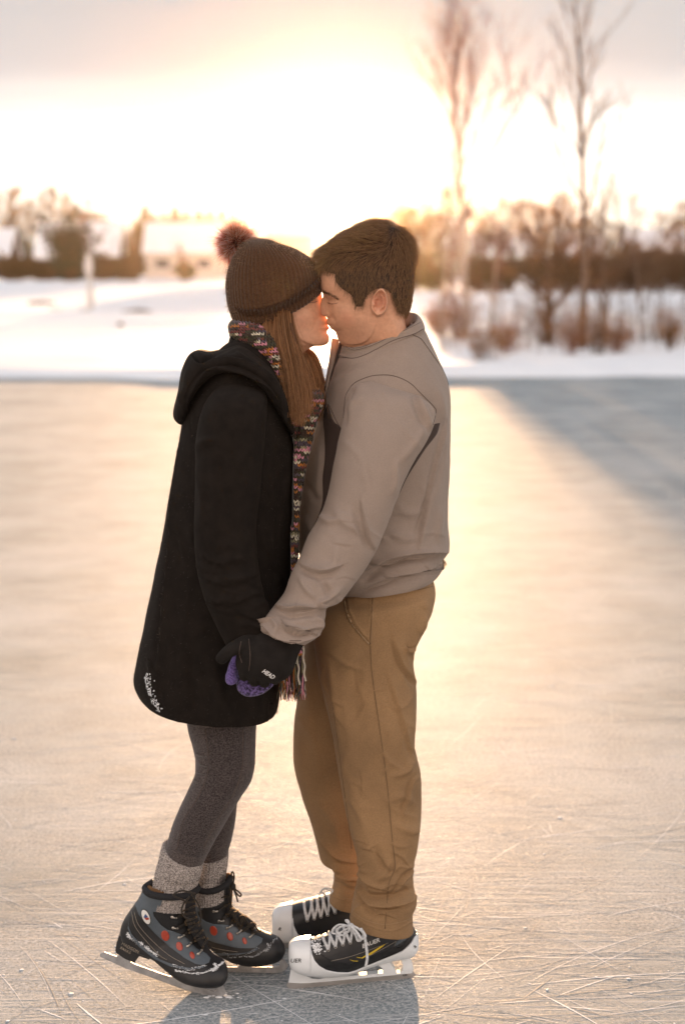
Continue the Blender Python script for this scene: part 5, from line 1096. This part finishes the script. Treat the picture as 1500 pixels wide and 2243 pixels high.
strand_obj('strands', paths, np.array([.00045, .00045, .0004, .00035, .0003, .00012]), M_hairm, hair, cols)
# forelock and crown tufts: sun rim painted as a paler hair colour
def tufts(seed, n, spots, L, spread, parent, m, col, r=.0004):
    q = np.random.RandomState(seed); paths = np.zeros((n, 6, 3)); 
    for s in range(n):
        (x0, y0, x1, y1, dx, dy) = spots[q.randint(len(spots))]; f0 = q.rand(); x = x0+(x1-x0)*f0; y = y0+(y1-y0)*f0; Y0 = HM+q.uniform(-.05, .05); a = math.atan2(dy, dx)+q.normal()*spread; l = L*q.uniform(.5, 1.2); cv = q.normal()*.5
        for k_ in range(6): f = k_/5; paths[s, k_] = P(x+math.cos(a+cv*f)*l*f, y+math.sin(a+cv*f)*l*f, Y0)
    return strand_obj('strands', paths, np.array([1, 1, .9, .8, .6, .25])*r, m, parent, np.tile(col, (n*6, 1)))
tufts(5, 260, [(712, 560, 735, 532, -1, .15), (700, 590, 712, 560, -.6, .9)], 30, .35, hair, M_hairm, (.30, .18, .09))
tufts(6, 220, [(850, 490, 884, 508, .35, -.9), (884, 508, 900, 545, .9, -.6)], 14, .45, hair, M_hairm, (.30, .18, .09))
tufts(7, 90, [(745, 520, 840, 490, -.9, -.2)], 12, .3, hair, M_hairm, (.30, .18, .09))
# brow and lashes
def brow(parent, bv, line, n, L, seed, r=.0004, up=-1, w=.5):
    q = np.random.RandomState(seed); c = crs(line, 8); out = []
    for s in range(n):
        f = q.rand()*(len(c)-1); i = int(f); p = c[i]+(c[min(i+1, len(c)-1)]-c[i])*(f-i); d = c[min(i+1, len(c)-1)]-c[max(i-1, 0)]; d = d/np.linalg.norm(d); a = math.atan2(d[1], d[0])+q.normal()*.25+up*.15; jj = q.normal()*w
        pp = [onto(bv, p[0]+q.normal()*.8*0+math.cos(a)*L*g, p[1]+jj+math.sin(a)*L*g, .0005) for g in (0, .5, 1)]
        if all(x is not None for x in pp): out.append(pp)
    return strand_obj('eyebrow' if L > 3 else 'eyelashes', np.array(out), np.array([r, r, r*.3]), M_hairm, parent, np.tile((.09, .045, .025), (len(out)*3, 1)))
brow(hair, bv_man, [(706, 638.5), (715, 641), (726, 647), (739, 653)], 120, 5, 1, .00025, w=1.8)
brow(hair, bv_man, [(717, 662.5), (723, 664.5), (731, 665), (739, 663)], 60, 2.2, 2, .00016)
b = Bag(); b.ell(onto(bv_wom, 716.5, 695, .002, 4.36), (.0013,)*3, 10, 8); M_gold = mat('gold', (.9, .6, .25), .2, .02, 10, 0, metal=1); b.ell(P(716.5, 695, 4.31), (.0013,)*3, 10, 8); b.build('nose_ring', M_gold, woman)
# ---------------------------------------------------------------- hair: woman
gl = [([(588, 684), (585, 712), (590, 745), (600, 790), (612, 830), (626, 872)], 4.33, 4.22),  # guide lines: (points, distance at top, distance at bottom)
    ([(604, 680), (606, 730), (612, 775), (622, 820), (633, 865), (642, 915)], 4.31, 4.17), ([(613, 676), (618, 730), (626, 775), (636, 820), (645, 870), (652, 930)], 4.305, 4.16), ([(622, 670), (628, 725), (637, 770), (647, 820), (655, 870), (660, 935)], 4.31, 4.16),
    ([(629, 665), (636, 715), (646, 755), (656, 800), (664, 855), (668, 915)], 4.315, 4.165), ([(633, 668), (640, 722), (651, 765), (664, 805), (674, 850), (676, 900)], 4.32, 4.18), ([(598, 682), (598, 730), (604, 770), (612, 815), (622, 850), (632, 890)], 4.33, 4.2)]
fr_ = [([(655, 760), (672, 775), (684, 805), (692, 840), (695, 880), (688, 920)], 4.43, 4.34), ([(650, 765), (662, 790), (672, 820), (680, 855), (682, 890), (676, 930)], 4.40, 4.28), ([(668, 758), (683, 772), (694, 805), (700, 845), (700, 880), (692, 905)], 4.46, 4.38)]
def locks(gs, n, seed, spread, r, clump=10):
    q = np.random.RandomState(seed); out = []; K = 18; nc = n//clump
    C = [np.column_stack((crs(g[0], 8), np.interp(np.linspace(0, 1, len(g[0])*8-7), [0, .25, 1], [g[1], g[1]-.045, g[2]]))) for g in gs]
    for c in range(nc):
        a = q.randint(len(C)); b_ = min(max(a+q.choice((-1, 1)), 0), len(C)-1); t = q.rand()*.6; G = C[a]*(1-t)+C[b_]*t; m = len(G); jx, jz = q.normal()*spread, q.normal()*.006; ph = q.uniform(0, 6); sh_ = q.uniform(.75, 1.05)
        for s in range(clump):
            ox, oz = q.normal()*spread*.6, q.normal()*.004; ss = q.uniform(.88, 1.05)*sh_; pt = []
            for k_ in range(K):
                f = k_/(K-1); u = min(f*ss*(m-1), m-1.001); i = int(u); g = G[i]*(1-(u-i))+G[i+1]*(u-i); w = 1.0 if f < .6 else 1.0+(f-.6)*.9
                pt.append(P(g[0]+(jx+ox*w)*(.3+.9*f)+2.6*math.sin(ph+f*6)*f, g[1]+jx*.3, g[2]+jz+oz+.003*math.sin(ph*2+f*5)))
            out.append(pt)
    return np.array(out)
A = locks(gl, 3600, 3, 5.0, 0); B = locks(fr_, 2600, 4, 5.0, 0)
whair = Bag()
for g in gl[:5]: whair.tube([P(x, y, g[1]+(g[2]-g[1])*i/5+.012-.03*min(i, 1)+.03*i/5) for i, (x, y) in enumerate(g[0])], np.array([.006, .008, .008, .007, .004, .001]), 8, col=(.13, .06, .028))
whair = whair.build('hair', M_hairw, woman, col=True)
q = np.random.RandomState(9)
for S_, nm in ((A, 'strands'), (B, 'strands')):
    n = len(S_); c = np.array((.33, .165, .075))*q.uniform(.5, 1.6, (n, 1, 1))*np.ones((n, 18, 1)); strand_obj(nm, S_, np.linspace(.0006, .00022, 18), M_hairw, whair, c)
# stray hairs
q = np.random.RandomState(12); S_ = locks(gl+fr_, 110, 10, 11, 0, 1); strand_obj('strands', S_, np.full(18, .00022), M_hairw, whair, np.tile((.35, .18, .08), (110*18, 1)))
brow(whair, bv_wom, [(696, 658.5), (690, 661), (683, 662), (676, 661)], 60, 2.4, 5, .0002)
# ================================================================== skates
M_bootblk = mat('black_leather', (.012, .012, .013), .5, .2, 40, .4, 500, .0006)
M_mesh = mat('black_nylon', (.010, .010, .012), .85, .2, 200, .5, 1200, .0006)
M_bootgrey = mat('slate_leather', (.075, .095, .115), .55, .12, 30, .35, 700, .0006)
M_steel = mat('frosted_steel', (.42, .42, .43), .42, .25, 60, .4, 160, .0006, metal=.7)
M_steelc = mat('bright_steel', (.55, .52, .50), .32, .08, 30, .15, 300, .0003, metal=.85)
M_eyelet = mat('nickel', (.45, .42, .38), .3, .1, 30, 0, metal=1)
M_red = mat('red_reflector', (.36, .045, .02), .35, .1, 60, .4, 900, .0004, coat=.4)
M_whiteleather = mat('white_badge', (.72, .72, .70), .5, .04, 30, 0)
M_blue = mat('blue_print', (.03, .07, .2), .5, .05, 30, 0)
M_shell = mat('white_plastic', (.72, .76, .79), .38, .03, 12, .08, 60, .0006, coat=.25)
M_boot2 = mat('black_synthetic', (.010, .010, .011), .42, .2, 60, .25, 600, .0005)
M_boot3 = mat('charcoal_synthetic', (.022, .022, .024), .5, .2, 60, .25, 600, .0005)
M_yel = mat('yellow_trim', (.62, .44, .03), .5, .05, 30, 0)
M_blackp = mat('black_print', (.012, .012, .013), .5, .05, 30, 0)
M_lacew = mat('white_lace', (.58, .60, .62), .85, .25, 160, .7, 500, .001)
M_laceb = mat('black_lace', (.012, .011, .010), .8, .2, 100, .6, 500, .001, sheen=.4, sheen_tint=(.8, .5, .2))
M_lining = mat('boot_lining', (.10, .05, .02), .95, .2, 60, .5, 500, .001, sheen=.5, sheen_tint=(.9, .5, .2))
M_stitch = mat('pale_stitching', (.35, .30, .24), .8, .1, 60, 0)

def shell_of(st, edge, grow, n=2.5, k=8, nu=60):
    """open shell round the lower part of a boot, up to the row `edge` gives for each column"""
    S = crs(st, k); Lp = P(S[:, 0], S[:, 1], S[:, 5]); Rp = P(S[:, 2], S[:, 3], S[:, 5]); C = (Lp+Rp)/2; A = (Rp-Lp)/2
    G = np.zeros((len(S), nu, 3)); e = 2/n
    for i in range(len(S)):
        ye = edge((S[i, 0]+S[i, 2])/2); mid = (S[i, 1]+S[i, 3])/2; h = max((S[i, 3]-S[i, 1])/2, .5); f = (ye-mid)/h
        if f <= -.97: te = math.pi
        else: te = math.acos(math.copysign(abs(min(f, .95))**(n/2), f))
        t = np.linspace(te, -te, nu); c, s = np.cos(t), np.sin(t); l = np.linalg.norm(A[i])
        G[i] = C[i]+A[i]*(1+grow/max(l, .004))*(np.sign(c)*np.abs(c)**e)[:, None]; G[i, :, 1] -= (S[i, 4]+grow)*np.sign(s)*np.abs(s)**e
    return G
def lace_path(b, bv, pts, r, off=.004, flat=False):
    p = [onto(bv, x, y, off) for x, y in crs(pts, 6)]; p = [q_ for q_ in p if q_ is not None]
    if len(p) > 2: b.tube(p, r, 8)
# ---------------------------------------------------------------- woman's boots
def woman_skate(pairs, fY, heel, blade, holes, name='skate'):
    st = wb(pairs, fY); G = loftgrid(st, 8, 96, 2.25)
    G = ripple(G, .0012, (30, 30, 30), 6)
    b = Bag().grid(G, 'turn', 'fan'); boot = b.build(name, M_bootblk, woman)
    h = plate('heel', heel, (), fY, .030, M_bootblk, boot, .004)
    def hw(x, y): return .0026
    bl_ = plate('blade', blade, holes, fY, hw, M_steel, boot, .0006)
    return boot, bvh_of(boot)
b1, v1 = woman_skate(wn_pairs, fYn, [(263, 2042), (258, 2058), (255.5, 2074), (257, 2079), (276, 2092), (297, 2101), (308, 2086), (330, 2094), (340, 2060), (300, 2030)],
    [(228, 2086), (256, 2096), (264, 2092), (266, 2084), (284, 2092), (283, 2102), (286, 2108), (294, 2112), (330, 2125), (355, 2134), (374, 2140), (392, 2142), (410, 2150), (452, 2167), (468, 2173), (474, 2170), (476, 2158), (486, 2152), (489, 2160), (493, 2170), (495, 2177), (486, 2183), (470, 2186), (450, 2182), (420, 2173), (390, 2163.5), (330, 2141), (276, 2122), (219, 2096), (219, 2090)],
    [[(415, 2155), (440, 2157), (470, 2160), (474, 2162), (473, 2168), (468, 2171), (452, 2166), (430, 2158)]])
b2, v2 = woman_skate(wf_pairs, fYf, [(424, 2030), (420, 2060), (424, 2078), (452, 2084), (462, 2070), (480, 2075), (470, 2030)],
    [(440, 2098), (500, 2119), (520, 2119), (528, 2113), (545, 2112), (552, 2119), (600, 2119), (612, 2115), (614, 2104), (620, 2099), (626, 2108), (632, 2116), (626, 2124), (618, 2130), (590, 2134), (534, 2135), (500, 2131), (440, 2116)],
    [])
def boot_trim(boot, bv, T, sc=1, near=True):
    """leather panels, reflectors, eyelets and laces; T maps the near boot's picture spot to this boot"""
    D = lambda pts: [T(x, y) for x, y in pts]
    decal('ankle_panel', D([(306, 1958), (322, 1956), (372, 1960), (393, 1966), (396, 1976), (390, 1990), (385, 2000), (360, 1999), (335, 1998), (338, 2008), (352, 2026), (366, 2037), (384, 2042), (398, 2048), (412, 2058), (430, 2078), (452, 2090), (461, 2100), (458, 2110), (444, 2116), (428, 2113), (404, 2100), (370, 2074), (340, 2046), (318, 2022), (304, 2004), (296, 1982), (298, 1968)]), bv, M_bootgrey, boot, .0016, 4, round_=False)
    decal('heel_panel', D([(285, 2008), (282, 2030), (288, 2046), (302, 2062), (322, 2082), (350, 2102), (385, 2116), (420, 2122), (450, 2116), (446, 2121), (410, 2126), (372, 2118), (336, 2100), (304, 2074), (288, 2056), (280, 2034)]), bv, M_bootgrey, boot, .0014, 4, round_=False)
    ov = [oval(*T(320, 2009), 9.5*sc, 18.5*sc, -22), oval(*T(320, 2009), 7.8*sc, 16.5*sc, -22)]
    bd = decal('badge', ov[0], bv, M_bootblk, boot, .0022, 3, round_=False); bd2 = decal('badge_face', ov[1], bv, M_whiteleather if near else M_bootgrey, boot, .0028, 3, round_=False)
    m1 = decal('emblem', D([(319, 2002), (325, 2009), (319, 2011), (315, 2010)]), bv, M_blue, boot, .0034, 2, round_=False, skirt=0)
    m2 = decal('emblem', D([(316, 2011), (326, 2010), (327, 2014), (321, 2016)]), bv, M_red, boot, .0034, 2, round_=False, skirt=0)
    for (x, y, a, c) in ((362, 2050, 8.6, 12), (393, 2074, 7, 10.5), (421, 2094, 5, 8.4)):
        decal('reflector', oval(*T(x, y), a*sc, c*sc, -20), bv, M_red, boot, .0026, 3, round_=False)
    seam('stitching', bv, [D([(288, 1998), (296, 2030), (320, 2062), (350, 2094), (365, 2103)]), D([(294, 1998), (303, 2026), (330, 2058), (368, 2092), (405, 2113)])], .00045, M_stitch, boot, .0006)
    ey = [(376, 1978), (377, 2009), (379, 2033), (392, 2055), (411, 2075), (434, 2092)]; e2 = [(389, 1983), (385, 2010), (388, 2033), (402, 2049), (418, 2068), (441, 2084)]
    for (x, y), (x2, y2) in zip(ey, e2):
        p = onto(bv, *T(x, y), .003); p2 = onto(bv, *T(x2, y2), .0055)
        if p is None: continue
        b = Bag(); b.ell(p, (.0042*sc, .0022, .0042*sc), 12, 8)
        if p2 is not None: b.tube([p, (p+p2)/2-np.array((0, .002, 0)), p2], [.0022, .002, .0026], 8); b.ell(p2, (.0034, .0026, .0030), 10, 8)
        b.build('eyelet', M_eyelet, boot)
    # toe guard line with snow
    q = np.random.RandomState(5); b = Bag()
    for ln, w, dn in (([(278, 2046), (288, 2056), (304, 2066), (312, 2070)], 3.2, 1.0), ([(318, 2074), (330, 2084), (344, 2093)], 2.6, .8), ([(378, 2114), (392, 2120), (420, 2124), (448, 2116)], 2.2, .9), ([(384, 2126), (410, 2132), (440, 2133), (462, 2126), (480, 2116), (490, 2108)], 1.8, .8), ([(470, 2112), (474, 2122), (466, 2128)], 1.4, .8)):
        c = crs(D(ln), 10)
        for (x, y) in c:
            for _ in range(int((5 if near else 2.0)*dn)+1):
                p = onto(bv, x+q.normal()*1.6, y+q.normal()*w*.6, .0008)
                if p is not None: r = q.uniform(.0004, .0011)*(1 if near else .7); b.ell(p, (r*1.6, r*.6, r), 6, 4)
    b.build('caked_snow', M_frost, boot)
boot_trim(b1, v1, lambda x, y: (x, y), 1, True)
def T2(x, y):
    q_ = np.array([(376, 1978, 458, 1969), (377, 2009, 468, 1997), (379, 2033, 479, 2018), (392, 2055, 497, 2034), (411, 2075, 520, 2046), (434, 2092, 547, 2054), (362, 2050, 468, 2039), (393, 2074, 504, 2052), (421, 2094, 536, 2062), (320, 2009, 420, 2016), (458, 2110, 573, 2066), (444, 2116, 560, 2078), (404, 2100, 518, 2078), (370, 2074, 470, 2066), (340, 2046, 440, 2054), (306, 1958, 428, 1950), (393, 1966, 472, 1952), (385, 2000, 470, 1982), (490, 2108, 606, 2054), (410, 2132, 535, 2096)], float)
    d = 1/(((q_[:, 0]-x)**2+(q_[:, 1]-y)**2)+30)**1.5; d /= d.sum(); o = q_[:, 2:]-q_[:, :2]
    return (x+float((o[:, 0]*d).sum()), y+float((o[:, 1]*d).sum()))
boot_trim(b2, v2, T2, .92, False)
letters('lettering', 'MADISON', 266, 2070, 9.5, v1b if 'v1b' in globals() else bvh_of(b1, [c for c in b1.children if c.name.startswith('heel')][0]), M_stitch, b1, rot=27, sx=.98, off=.0024, bold=-.02)
letters('lettering', 'PARKS', 263, 2079, 9.0, bvh_of(b1, [c for c in b1.children if c.name.startswith('heel')][0]), M_stitch, b1, rot=27, sx=.98, off=.0024, bold=-.02)
# collars of the boots: padded top and tongue
for st_, f_, par in (([(314, 1946, 338, 1928, .018), (316, 1958, 430, 1952, .053), ], fYn, b1),): pass
def pad(name, pts, Y, r, m, par):
    b = Bag(); b.tube(crs([P(x, y, Y_) for (x, y), Y_ in zip(pts, Y)], 6), r, 10); return b.build(name, m, par)
pad('collar_pad', [(336, 1932), (318, 1946), (330, 1960), (370, 1966), (410, 1962), (432, 1948), (425, 1936)], [4.27, 4.26, 4.225, 4.215, 4.22, 4.25, 4.28], .0085, M_mesh, b1)
pad('lining', [(334, 1936), (326, 1944), (336, 1952), (360, 1957)], [4.275, 4.262, 4.235, 4.225], .006, M_lining, b1)
pad('collar_pad', [(430, 1940), (440, 1952), (470, 1952), (498, 1936), (505, 1922)], [4.33, 4.32, 4.315, 4.325, 4.35], .008, M_mesh, b2)
pad('lining', [(494, 1922), (500, 1918), (504, 1928)], [4.36, 4.37, 4.38], .006, M_lining, b2)
b = Bag(); b.grid(loftgrid(wb([(405, 1948, 432, 1946, .030), (402, 1975, 428, 1972, .030), (405, 2005, 430, 2003, .028), (412, 2030, 438, 2026, .026), (425, 2052, 446, 2044, .022), (440, 2072, 456, 2064, .018)], fYn), 6, 32, 2.2), 'fan', 'fan'); tg1 = b.build('tongue', M_mesh, b1)
b = Bag(); b.grid(loftgrid(wb([(484, 1925, 505, 1918, .028), (484, 1960, 507, 1955, .028), (488, 1990, 508, 1984, .026), (500, 2008, 522, 1998, .024), (520, 2022, 542, 2010, .02), (545, 2036, 562, 2026, .016)], fYf), 6, 32, 2.2), 'fan', 'fan'); tg2 = b.build('tongue', M_mesh, b2)
for bt_, tg, T in ((b1, tg1, lambda x, y: (x, y)), (b2, tg2, None)):
    vv = bvh_of(bt_, tg); b = Bag()
    if T: prs = [((389, 1983), (425, 1975)), ((385, 2010), (424, 1985)), ((385, 2010), (424, 2000)), ((388, 2033), (428, 2010)), ((402, 2049), (434, 2022)), ((418, 2068), (442, 2040)), ((441, 2084), (452, 2058)), ((388, 2033), (425, 2022)), ((402, 2049), (432, 2040)), ((418, 2068), (446, 2055))]
    else: prs = [((472, 1971), (506, 1962)), ((475, 1997), (505, 1978)), ((486, 2014), (508, 1992)), ((504, 2028), (520, 1996)), ((524, 2042), (538, 2010)), ((552, 2046), (556, 2024)), ((486, 2014), (516, 2000)), ((504, 2028), (530, 2008))]
    for a, c in prs: lace_path(b, vv, [a, ((a[0]+c[0])/2, (a[1]+c[1])/2-2), c], .0023, .005)
    b.build('laces', M_laceb, bt_)
b = Bag()   # standing loops of the far boot's laces, catching the light
for pts in ([(505, 1996), (512, 2008), (524, 2034)], [(505, 1996), (500, 2004)], [(524, 2036), (530, 2012), (534, 2008), (540, 2018), (547, 2030)], [(532, 2040), (545, 2028), (554, 2023), (562, 2034), (570, 2044)], [(508, 1994), (520, 2016), (526, 2030)], [(535, 2010), (528, 2024), (525, 2036)], [(555, 2024), (548, 2030), (530, 2042)], [(552, 2046), (562, 2042), (572, 2040)],
            [(505, 1990), (507, 1970), (508, 1950), (510, 1942)], [(509, 1943), (508, 1925), (507, 1914), (510, 1911), (513, 1920), (511, 1935), (509, 1944)], [(509, 1943), (520, 1952), (528, 1960), (526, 1964), (520, 1960), (512, 1948)], [(511, 1946), (517, 1962), (521, 1976)], [(503, 1948), (504, 1962), (503, 1980)]):
    b.tube(crs([P(x, y, 4.345-(i % 2)*.006) for i, (x, y) in enumerate(pts)], 6), .0021, 7)
b.ell(P(510, 1943, 4.34), (.008, .008, .010), 10, 8); b.build('laces', M_laceb, b2)
b = Bag()
for pts in ([(415, 1965), (398, 1990), (405, 2010), (420, 2016)], [(420, 1960), (436, 1985), (440, 2010), (436, 2030)], [(405, 1975), (380, 1962), (400, 1952), (430, 1960)]):
    b.tube(crs([P(x, y, 4.195) for (x, y) in pts], 6), .0021, 7)
b.build('laces', M_laceb, b1)
# ---------------------------------------------------------------- man's skates
def edge_fn(pts): 
    a = np.array(pts, float); return lambda x: float(np.interp(x, a[:, 0], a[:, 1]))
e1 = edge_fn([(676, 1900), (679, 2062), (684, 2076), (690, 2088), (700, 2098), (716, 2107), (740, 2113.5), (764, 2117), (780, 2114), (810, 2102), (850, 2084), (880, 2070), (900, 2054), (907, 2046), (916, 2046)])
e2 = edge_fn([(638, 1900), (640, 1986), (643, 2010), (653, 2031), (675, 2044), (700, 2050), (730, 2046), (765, 2036), (800, 2018), (840, 1992), (866, 1975)])
hold = [(638, 2116), (636, 2130), (632, 2151), (660, 2152.5), (680, 2151.5), (720, 2148.5), (776, 2142.5), (820, 2138), (860, 2134), (902, 2129), (905, 2120), (900, 2104), (896, 2088), (868, 2094), (850, 2098), (826, 2106), (815, 2108), (790, 2116), (770, 2124), (700, 2126), (660, 2120)]
hh1 = [(664, 2129), (690, 2133), (716, 2134), (730, 2135), (712, 2139), (698, 2143), (684, 2142), (672, 2136)]
hh2 = [(748, 2137), (762, 2133), (782, 2126), (794, 2116), (806, 2111), (818, 2109), (830, 2112), (837, 2118), (840, 2126), (838, 2129), (800, 2133)]
hh3 = [(852, 2104), (866, 2100), (879, 2100), (882, 2110), (882, 2122), (876, 2129), (868, 2129), (864, 2121)]
blade_m = [(629, 2156), (632, 2150), (680, 2150.5), (720, 2147.5), (776, 2141.5), (860, 2133), (904, 2127.5), (908, 2132), (910, 2136), (908, 2139), (900, 2143), (885, 2145), (860, 2148), (780, 2156.5), (720, 2162), (680, 2165.5), (646, 2167), (632, 2165), (627.5, 2160)]
def man_skate(st, fY, edge, T, near):
    st = [(*r[:4], r[4], fY((r[0]+r[2])/2)) for r in st]
    G = loftgrid(st, 8, 110, 2.5); xa, ya = T(845, 1985); xb, yb = T(848, 2062); Yk = fY(xb); boot = Bag().grid(ripple(G, .0005, (40, 40, 40), 2), 'fan', 'fan').grid(loftgrid([(xa-48, ya, xa+44, ya+4, .050, Yk), (xa-50, ya+25, xa+46, ya+30, .052, Yk), (xb-52, yb-18, xb+47, yb-14, .052, Yk), (xb-45, yb, xb+42, yb+4, .042, Yk)], 5, 48, 2.3), 'fan', 'fan').build('skate', M_boot2, man)
    Gs = shell_of(st, edge, .0032); F_ = gridfaces(Gs.shape[0], Gs.shape[1], False); sh_ = Bag().add(Gs.reshape(-1, 3), F_.tolist()).build('toe_shell', M_shell, boot)
    md = sh_.modifiers.new('s', 'SOLIDIFY'); md.thickness = .004; md.offset = 0; md.use_rim = True
    m = lambda L_: [T(x, y) for x, y in L_]
    wd = lambda x, y: .0075+.006*max(0, min(1, (T(0, 2148)[1]-y)/28))
    hd = plate('holder', m(hold), [m(hh1), m(hh2), m(hh3)], fY, wd, M_shell, boot, .0022)
    bl_ = plate('blade', m(blade_m), (), fY, .0022, M_steelc, boot, .0006)
    return boot, sh_, bl_
k1, s1, bl1 = man_skate(mn_st, MN, e1, lambda x, y: (x, y), True)
TF = lambda x, y: (597+(x-627)*.955, 2078+(y-2167)*.955)
k2, s2, bl2 = man_skate(mf_st, MF, e2, TF, False)
v = bvh_of(k1); vs = bvh_of(k1, s1)
letters('lettering', 'UER', 637, 2109, 12, vs, M_blackp, s1, rot=-1, shear=.2, sx=1.05, off=.0034, bold=.08)
b_ = letters('lettering', 'BAUER', 793, 2078, 12, v, M_white, k1, rot=-21, shear=.3, sx=1.15, off=.0022, bold=.25)
letters('lettering', 'LS2', 882, 2139, 5.5, bvh_of(bl1), M_blackp, bl1, rot=-5, shear=0, sx=1.2, off=.0012, bold=.15)
letters('lettering', 'B', 908, 2078, 8, vs, M_blackp, s1, rot=-50, shear=.2, sx=1, off=.0034, bold=.2)
letters('lettering', 'R', 609, 2038, 9.5, bvh_of(k2, s2), M_blackp, s2, rot=8, shear=.25, sx=1.1, off=.0034, bold=.25)
decal('tongue_panel', [(707, 2069), (740, 2052), (790, 2040), (860, 2036), (900, 2042), (902, 2050), (880, 2066), (840, 2085), (796, 2102), (764, 2114), (726, 2106), (706, 2096), (698, 2084)], v, M_boot3, k1, .0012, 5, round_=False)
decal('yellow_flash', [(764, 2102), (776, 2105), (785, 2105), (781, 2107), (772, 2106)], v, M_yel, k1, .0024, 2, round_=False); decal('yellow_flash', [(779, 2097), (792, 2098), (801, 2092), (808, 2089), (830, 2075), (845, 2067), (838, 2074), (812, 2092), (800, 2096), (794, 2100), (784, 2099)], v, M_yel, k1, .0024, 2, round_=False)
decal('heel_tag', [(864, 2074), (868, 2063), (876, 2057), (905, 2044), (902, 2050), (884, 2061), (876, 2066)], v, M_bootgrey, k1, .0022, 2.5, round_=False)
seam('stripe', v, [[(725, 2106), (760, 2098), (800, 2085), (850, 2066)], [(808, 2095), (840, 2078), (868, 2062)], [(864, 2074), (868, 2064), (880, 2056), (904, 2044)]], .0005, M_stitch, k1, .0012)
def man_laces(boot, bv, ey, top, n_extra, seed):
    q = np.random.RandomState(seed); b = Bag(); e_ = Bag()
    for (x, y) in ey:
        p = onto(bv, x, y, .0012)
        if p is None: continue
        t = np.linspace(0, 2*np.pi, 13); e = Bag(); e.tube(np.stack((p[0]+.0038*np.cos(t), np.full(13, p[1]-.001), p[2]+.0036*np.sin(t)), -1), .0011, 6); e.build('eyelet', M_eyelet, boot)
    def band(pts, w, off):
        c = [onto(bv, x, y, off) for x, y in crs(pts, 7)]; c = [p for p in c if p is not None]
        if len(c) < 3: return
        c = np.array(c); T_ = np.gradient(c, axis=0); T_ /= np.linalg.norm(T_, axis=1, keepdims=True); S_ = np.cross(T_, (0, -1, 0.15)); S_ /= np.linalg.norm(S_, axis=1, keepdims=True); U = np.cross(S_, T_)
        a = np.linspace(0, 2*np.pi, 10, endpoint=False); b.grid(c[:, None]+S_[:, None]*np.cos(a)[None, :, None]*w+U[:, None]*np.sin(a)[None, :, None]*w*.42, 'fan', 'fan')
    for (x, y), (x2, y2) in zip(ey, top):
        band([(x, y), (x+(x2-x)*.5-1, y+(y2-y)*.5-1), (x2, y2)], .0036, .004)
    for i in range(len(ey)-1):
        band([ey[i], ((ey[i][0]+top[i+1][0])/2+3, (ey[i][1]+top[i+1][1])/2), (top[i+1][0]+2, top[i+1][1]+2)], .0032, .0032)
    b.build('laces', M_lacew, boot)
man_laces(k1, v, [(718.5, 2081.5), (734.5, 2075), (750.5, 2070), (766.5, 2065.5), (784, 2060)], [(706, 2052), (720, 2044), (736, 2037), (752, 2031), (768, 2028)], 0, 1)
v2_ = bvh_of(k2)
man_laces(k2, v2_, [(672.5, 2017), (688, 2013), (702.5, 2009), (717, 2005), (733.5, 2000), (747, 1993)], [(666, 1978), (682, 1973), (694, 1970), (706, 1966), (718, 1962), (730, 1958)], 0, 2)
b = Bag()
for j, pts in enumerate(([(766, 2030), (745, 2026), (732, 2034), (728, 2044), (740, 2046), (756, 2038), (766, 2032)], [(764, 2030), (748, 2030), (738, 2040), (750, 2050), (762, 2042), (768, 2034)], [(768, 2030), (780, 2040), (782, 2058), (788, 2062), (796, 2048), (790, 2034)], [(772, 2028), (786, 2036), (797, 2048), (802, 2075), (804, 2100), (800, 2122)], [(764, 2024), (758, 2018), (760, 2016), (764, 2022)], [(770, 2030), (784, 2046), (792, 2058), (800, 2052), (794, 2040)])):
    for q_ in (-1, 1):
        b.tube(crs([P(x+q_*1.3, y, 4.215-.004*j+q_*.001) for x, y in pts], 6), .0019, 7)
b.ell(P(768, 2030, 4.215), (.009, .008, .008), 12, 8); b.build('laces', M_lacew, k1)
b = Bag()
for pts in ([(712, 1960), (704, 1952), (714, 1946), (728, 1950), (724, 1960)], [(700, 1956), (712, 1948), (726, 1954)], [(716, 1964), (706, 1958), (698, 1962)]): b.tube(crs([P(x, y, 4.47) for x, y in pts], 6), .0021, 7)
b.build('laces', M_lacew, k2)
q = np.random.RandomState(31); b = Bag()
for i in range(170):
    x, y = 690+q.normal()*7, 2078+q.normal()*9-0*1
    if e1(x) < y: continue
    p = onto(v, x, y, .0012)
    if p is not None: r = q.uniform(.0008, .0026); b.ell(p, (r*1.4, r*.6, r), 6, 4)
b.build('caked_snow', M_frost, k1)
for o_ in (M_hat,): pass
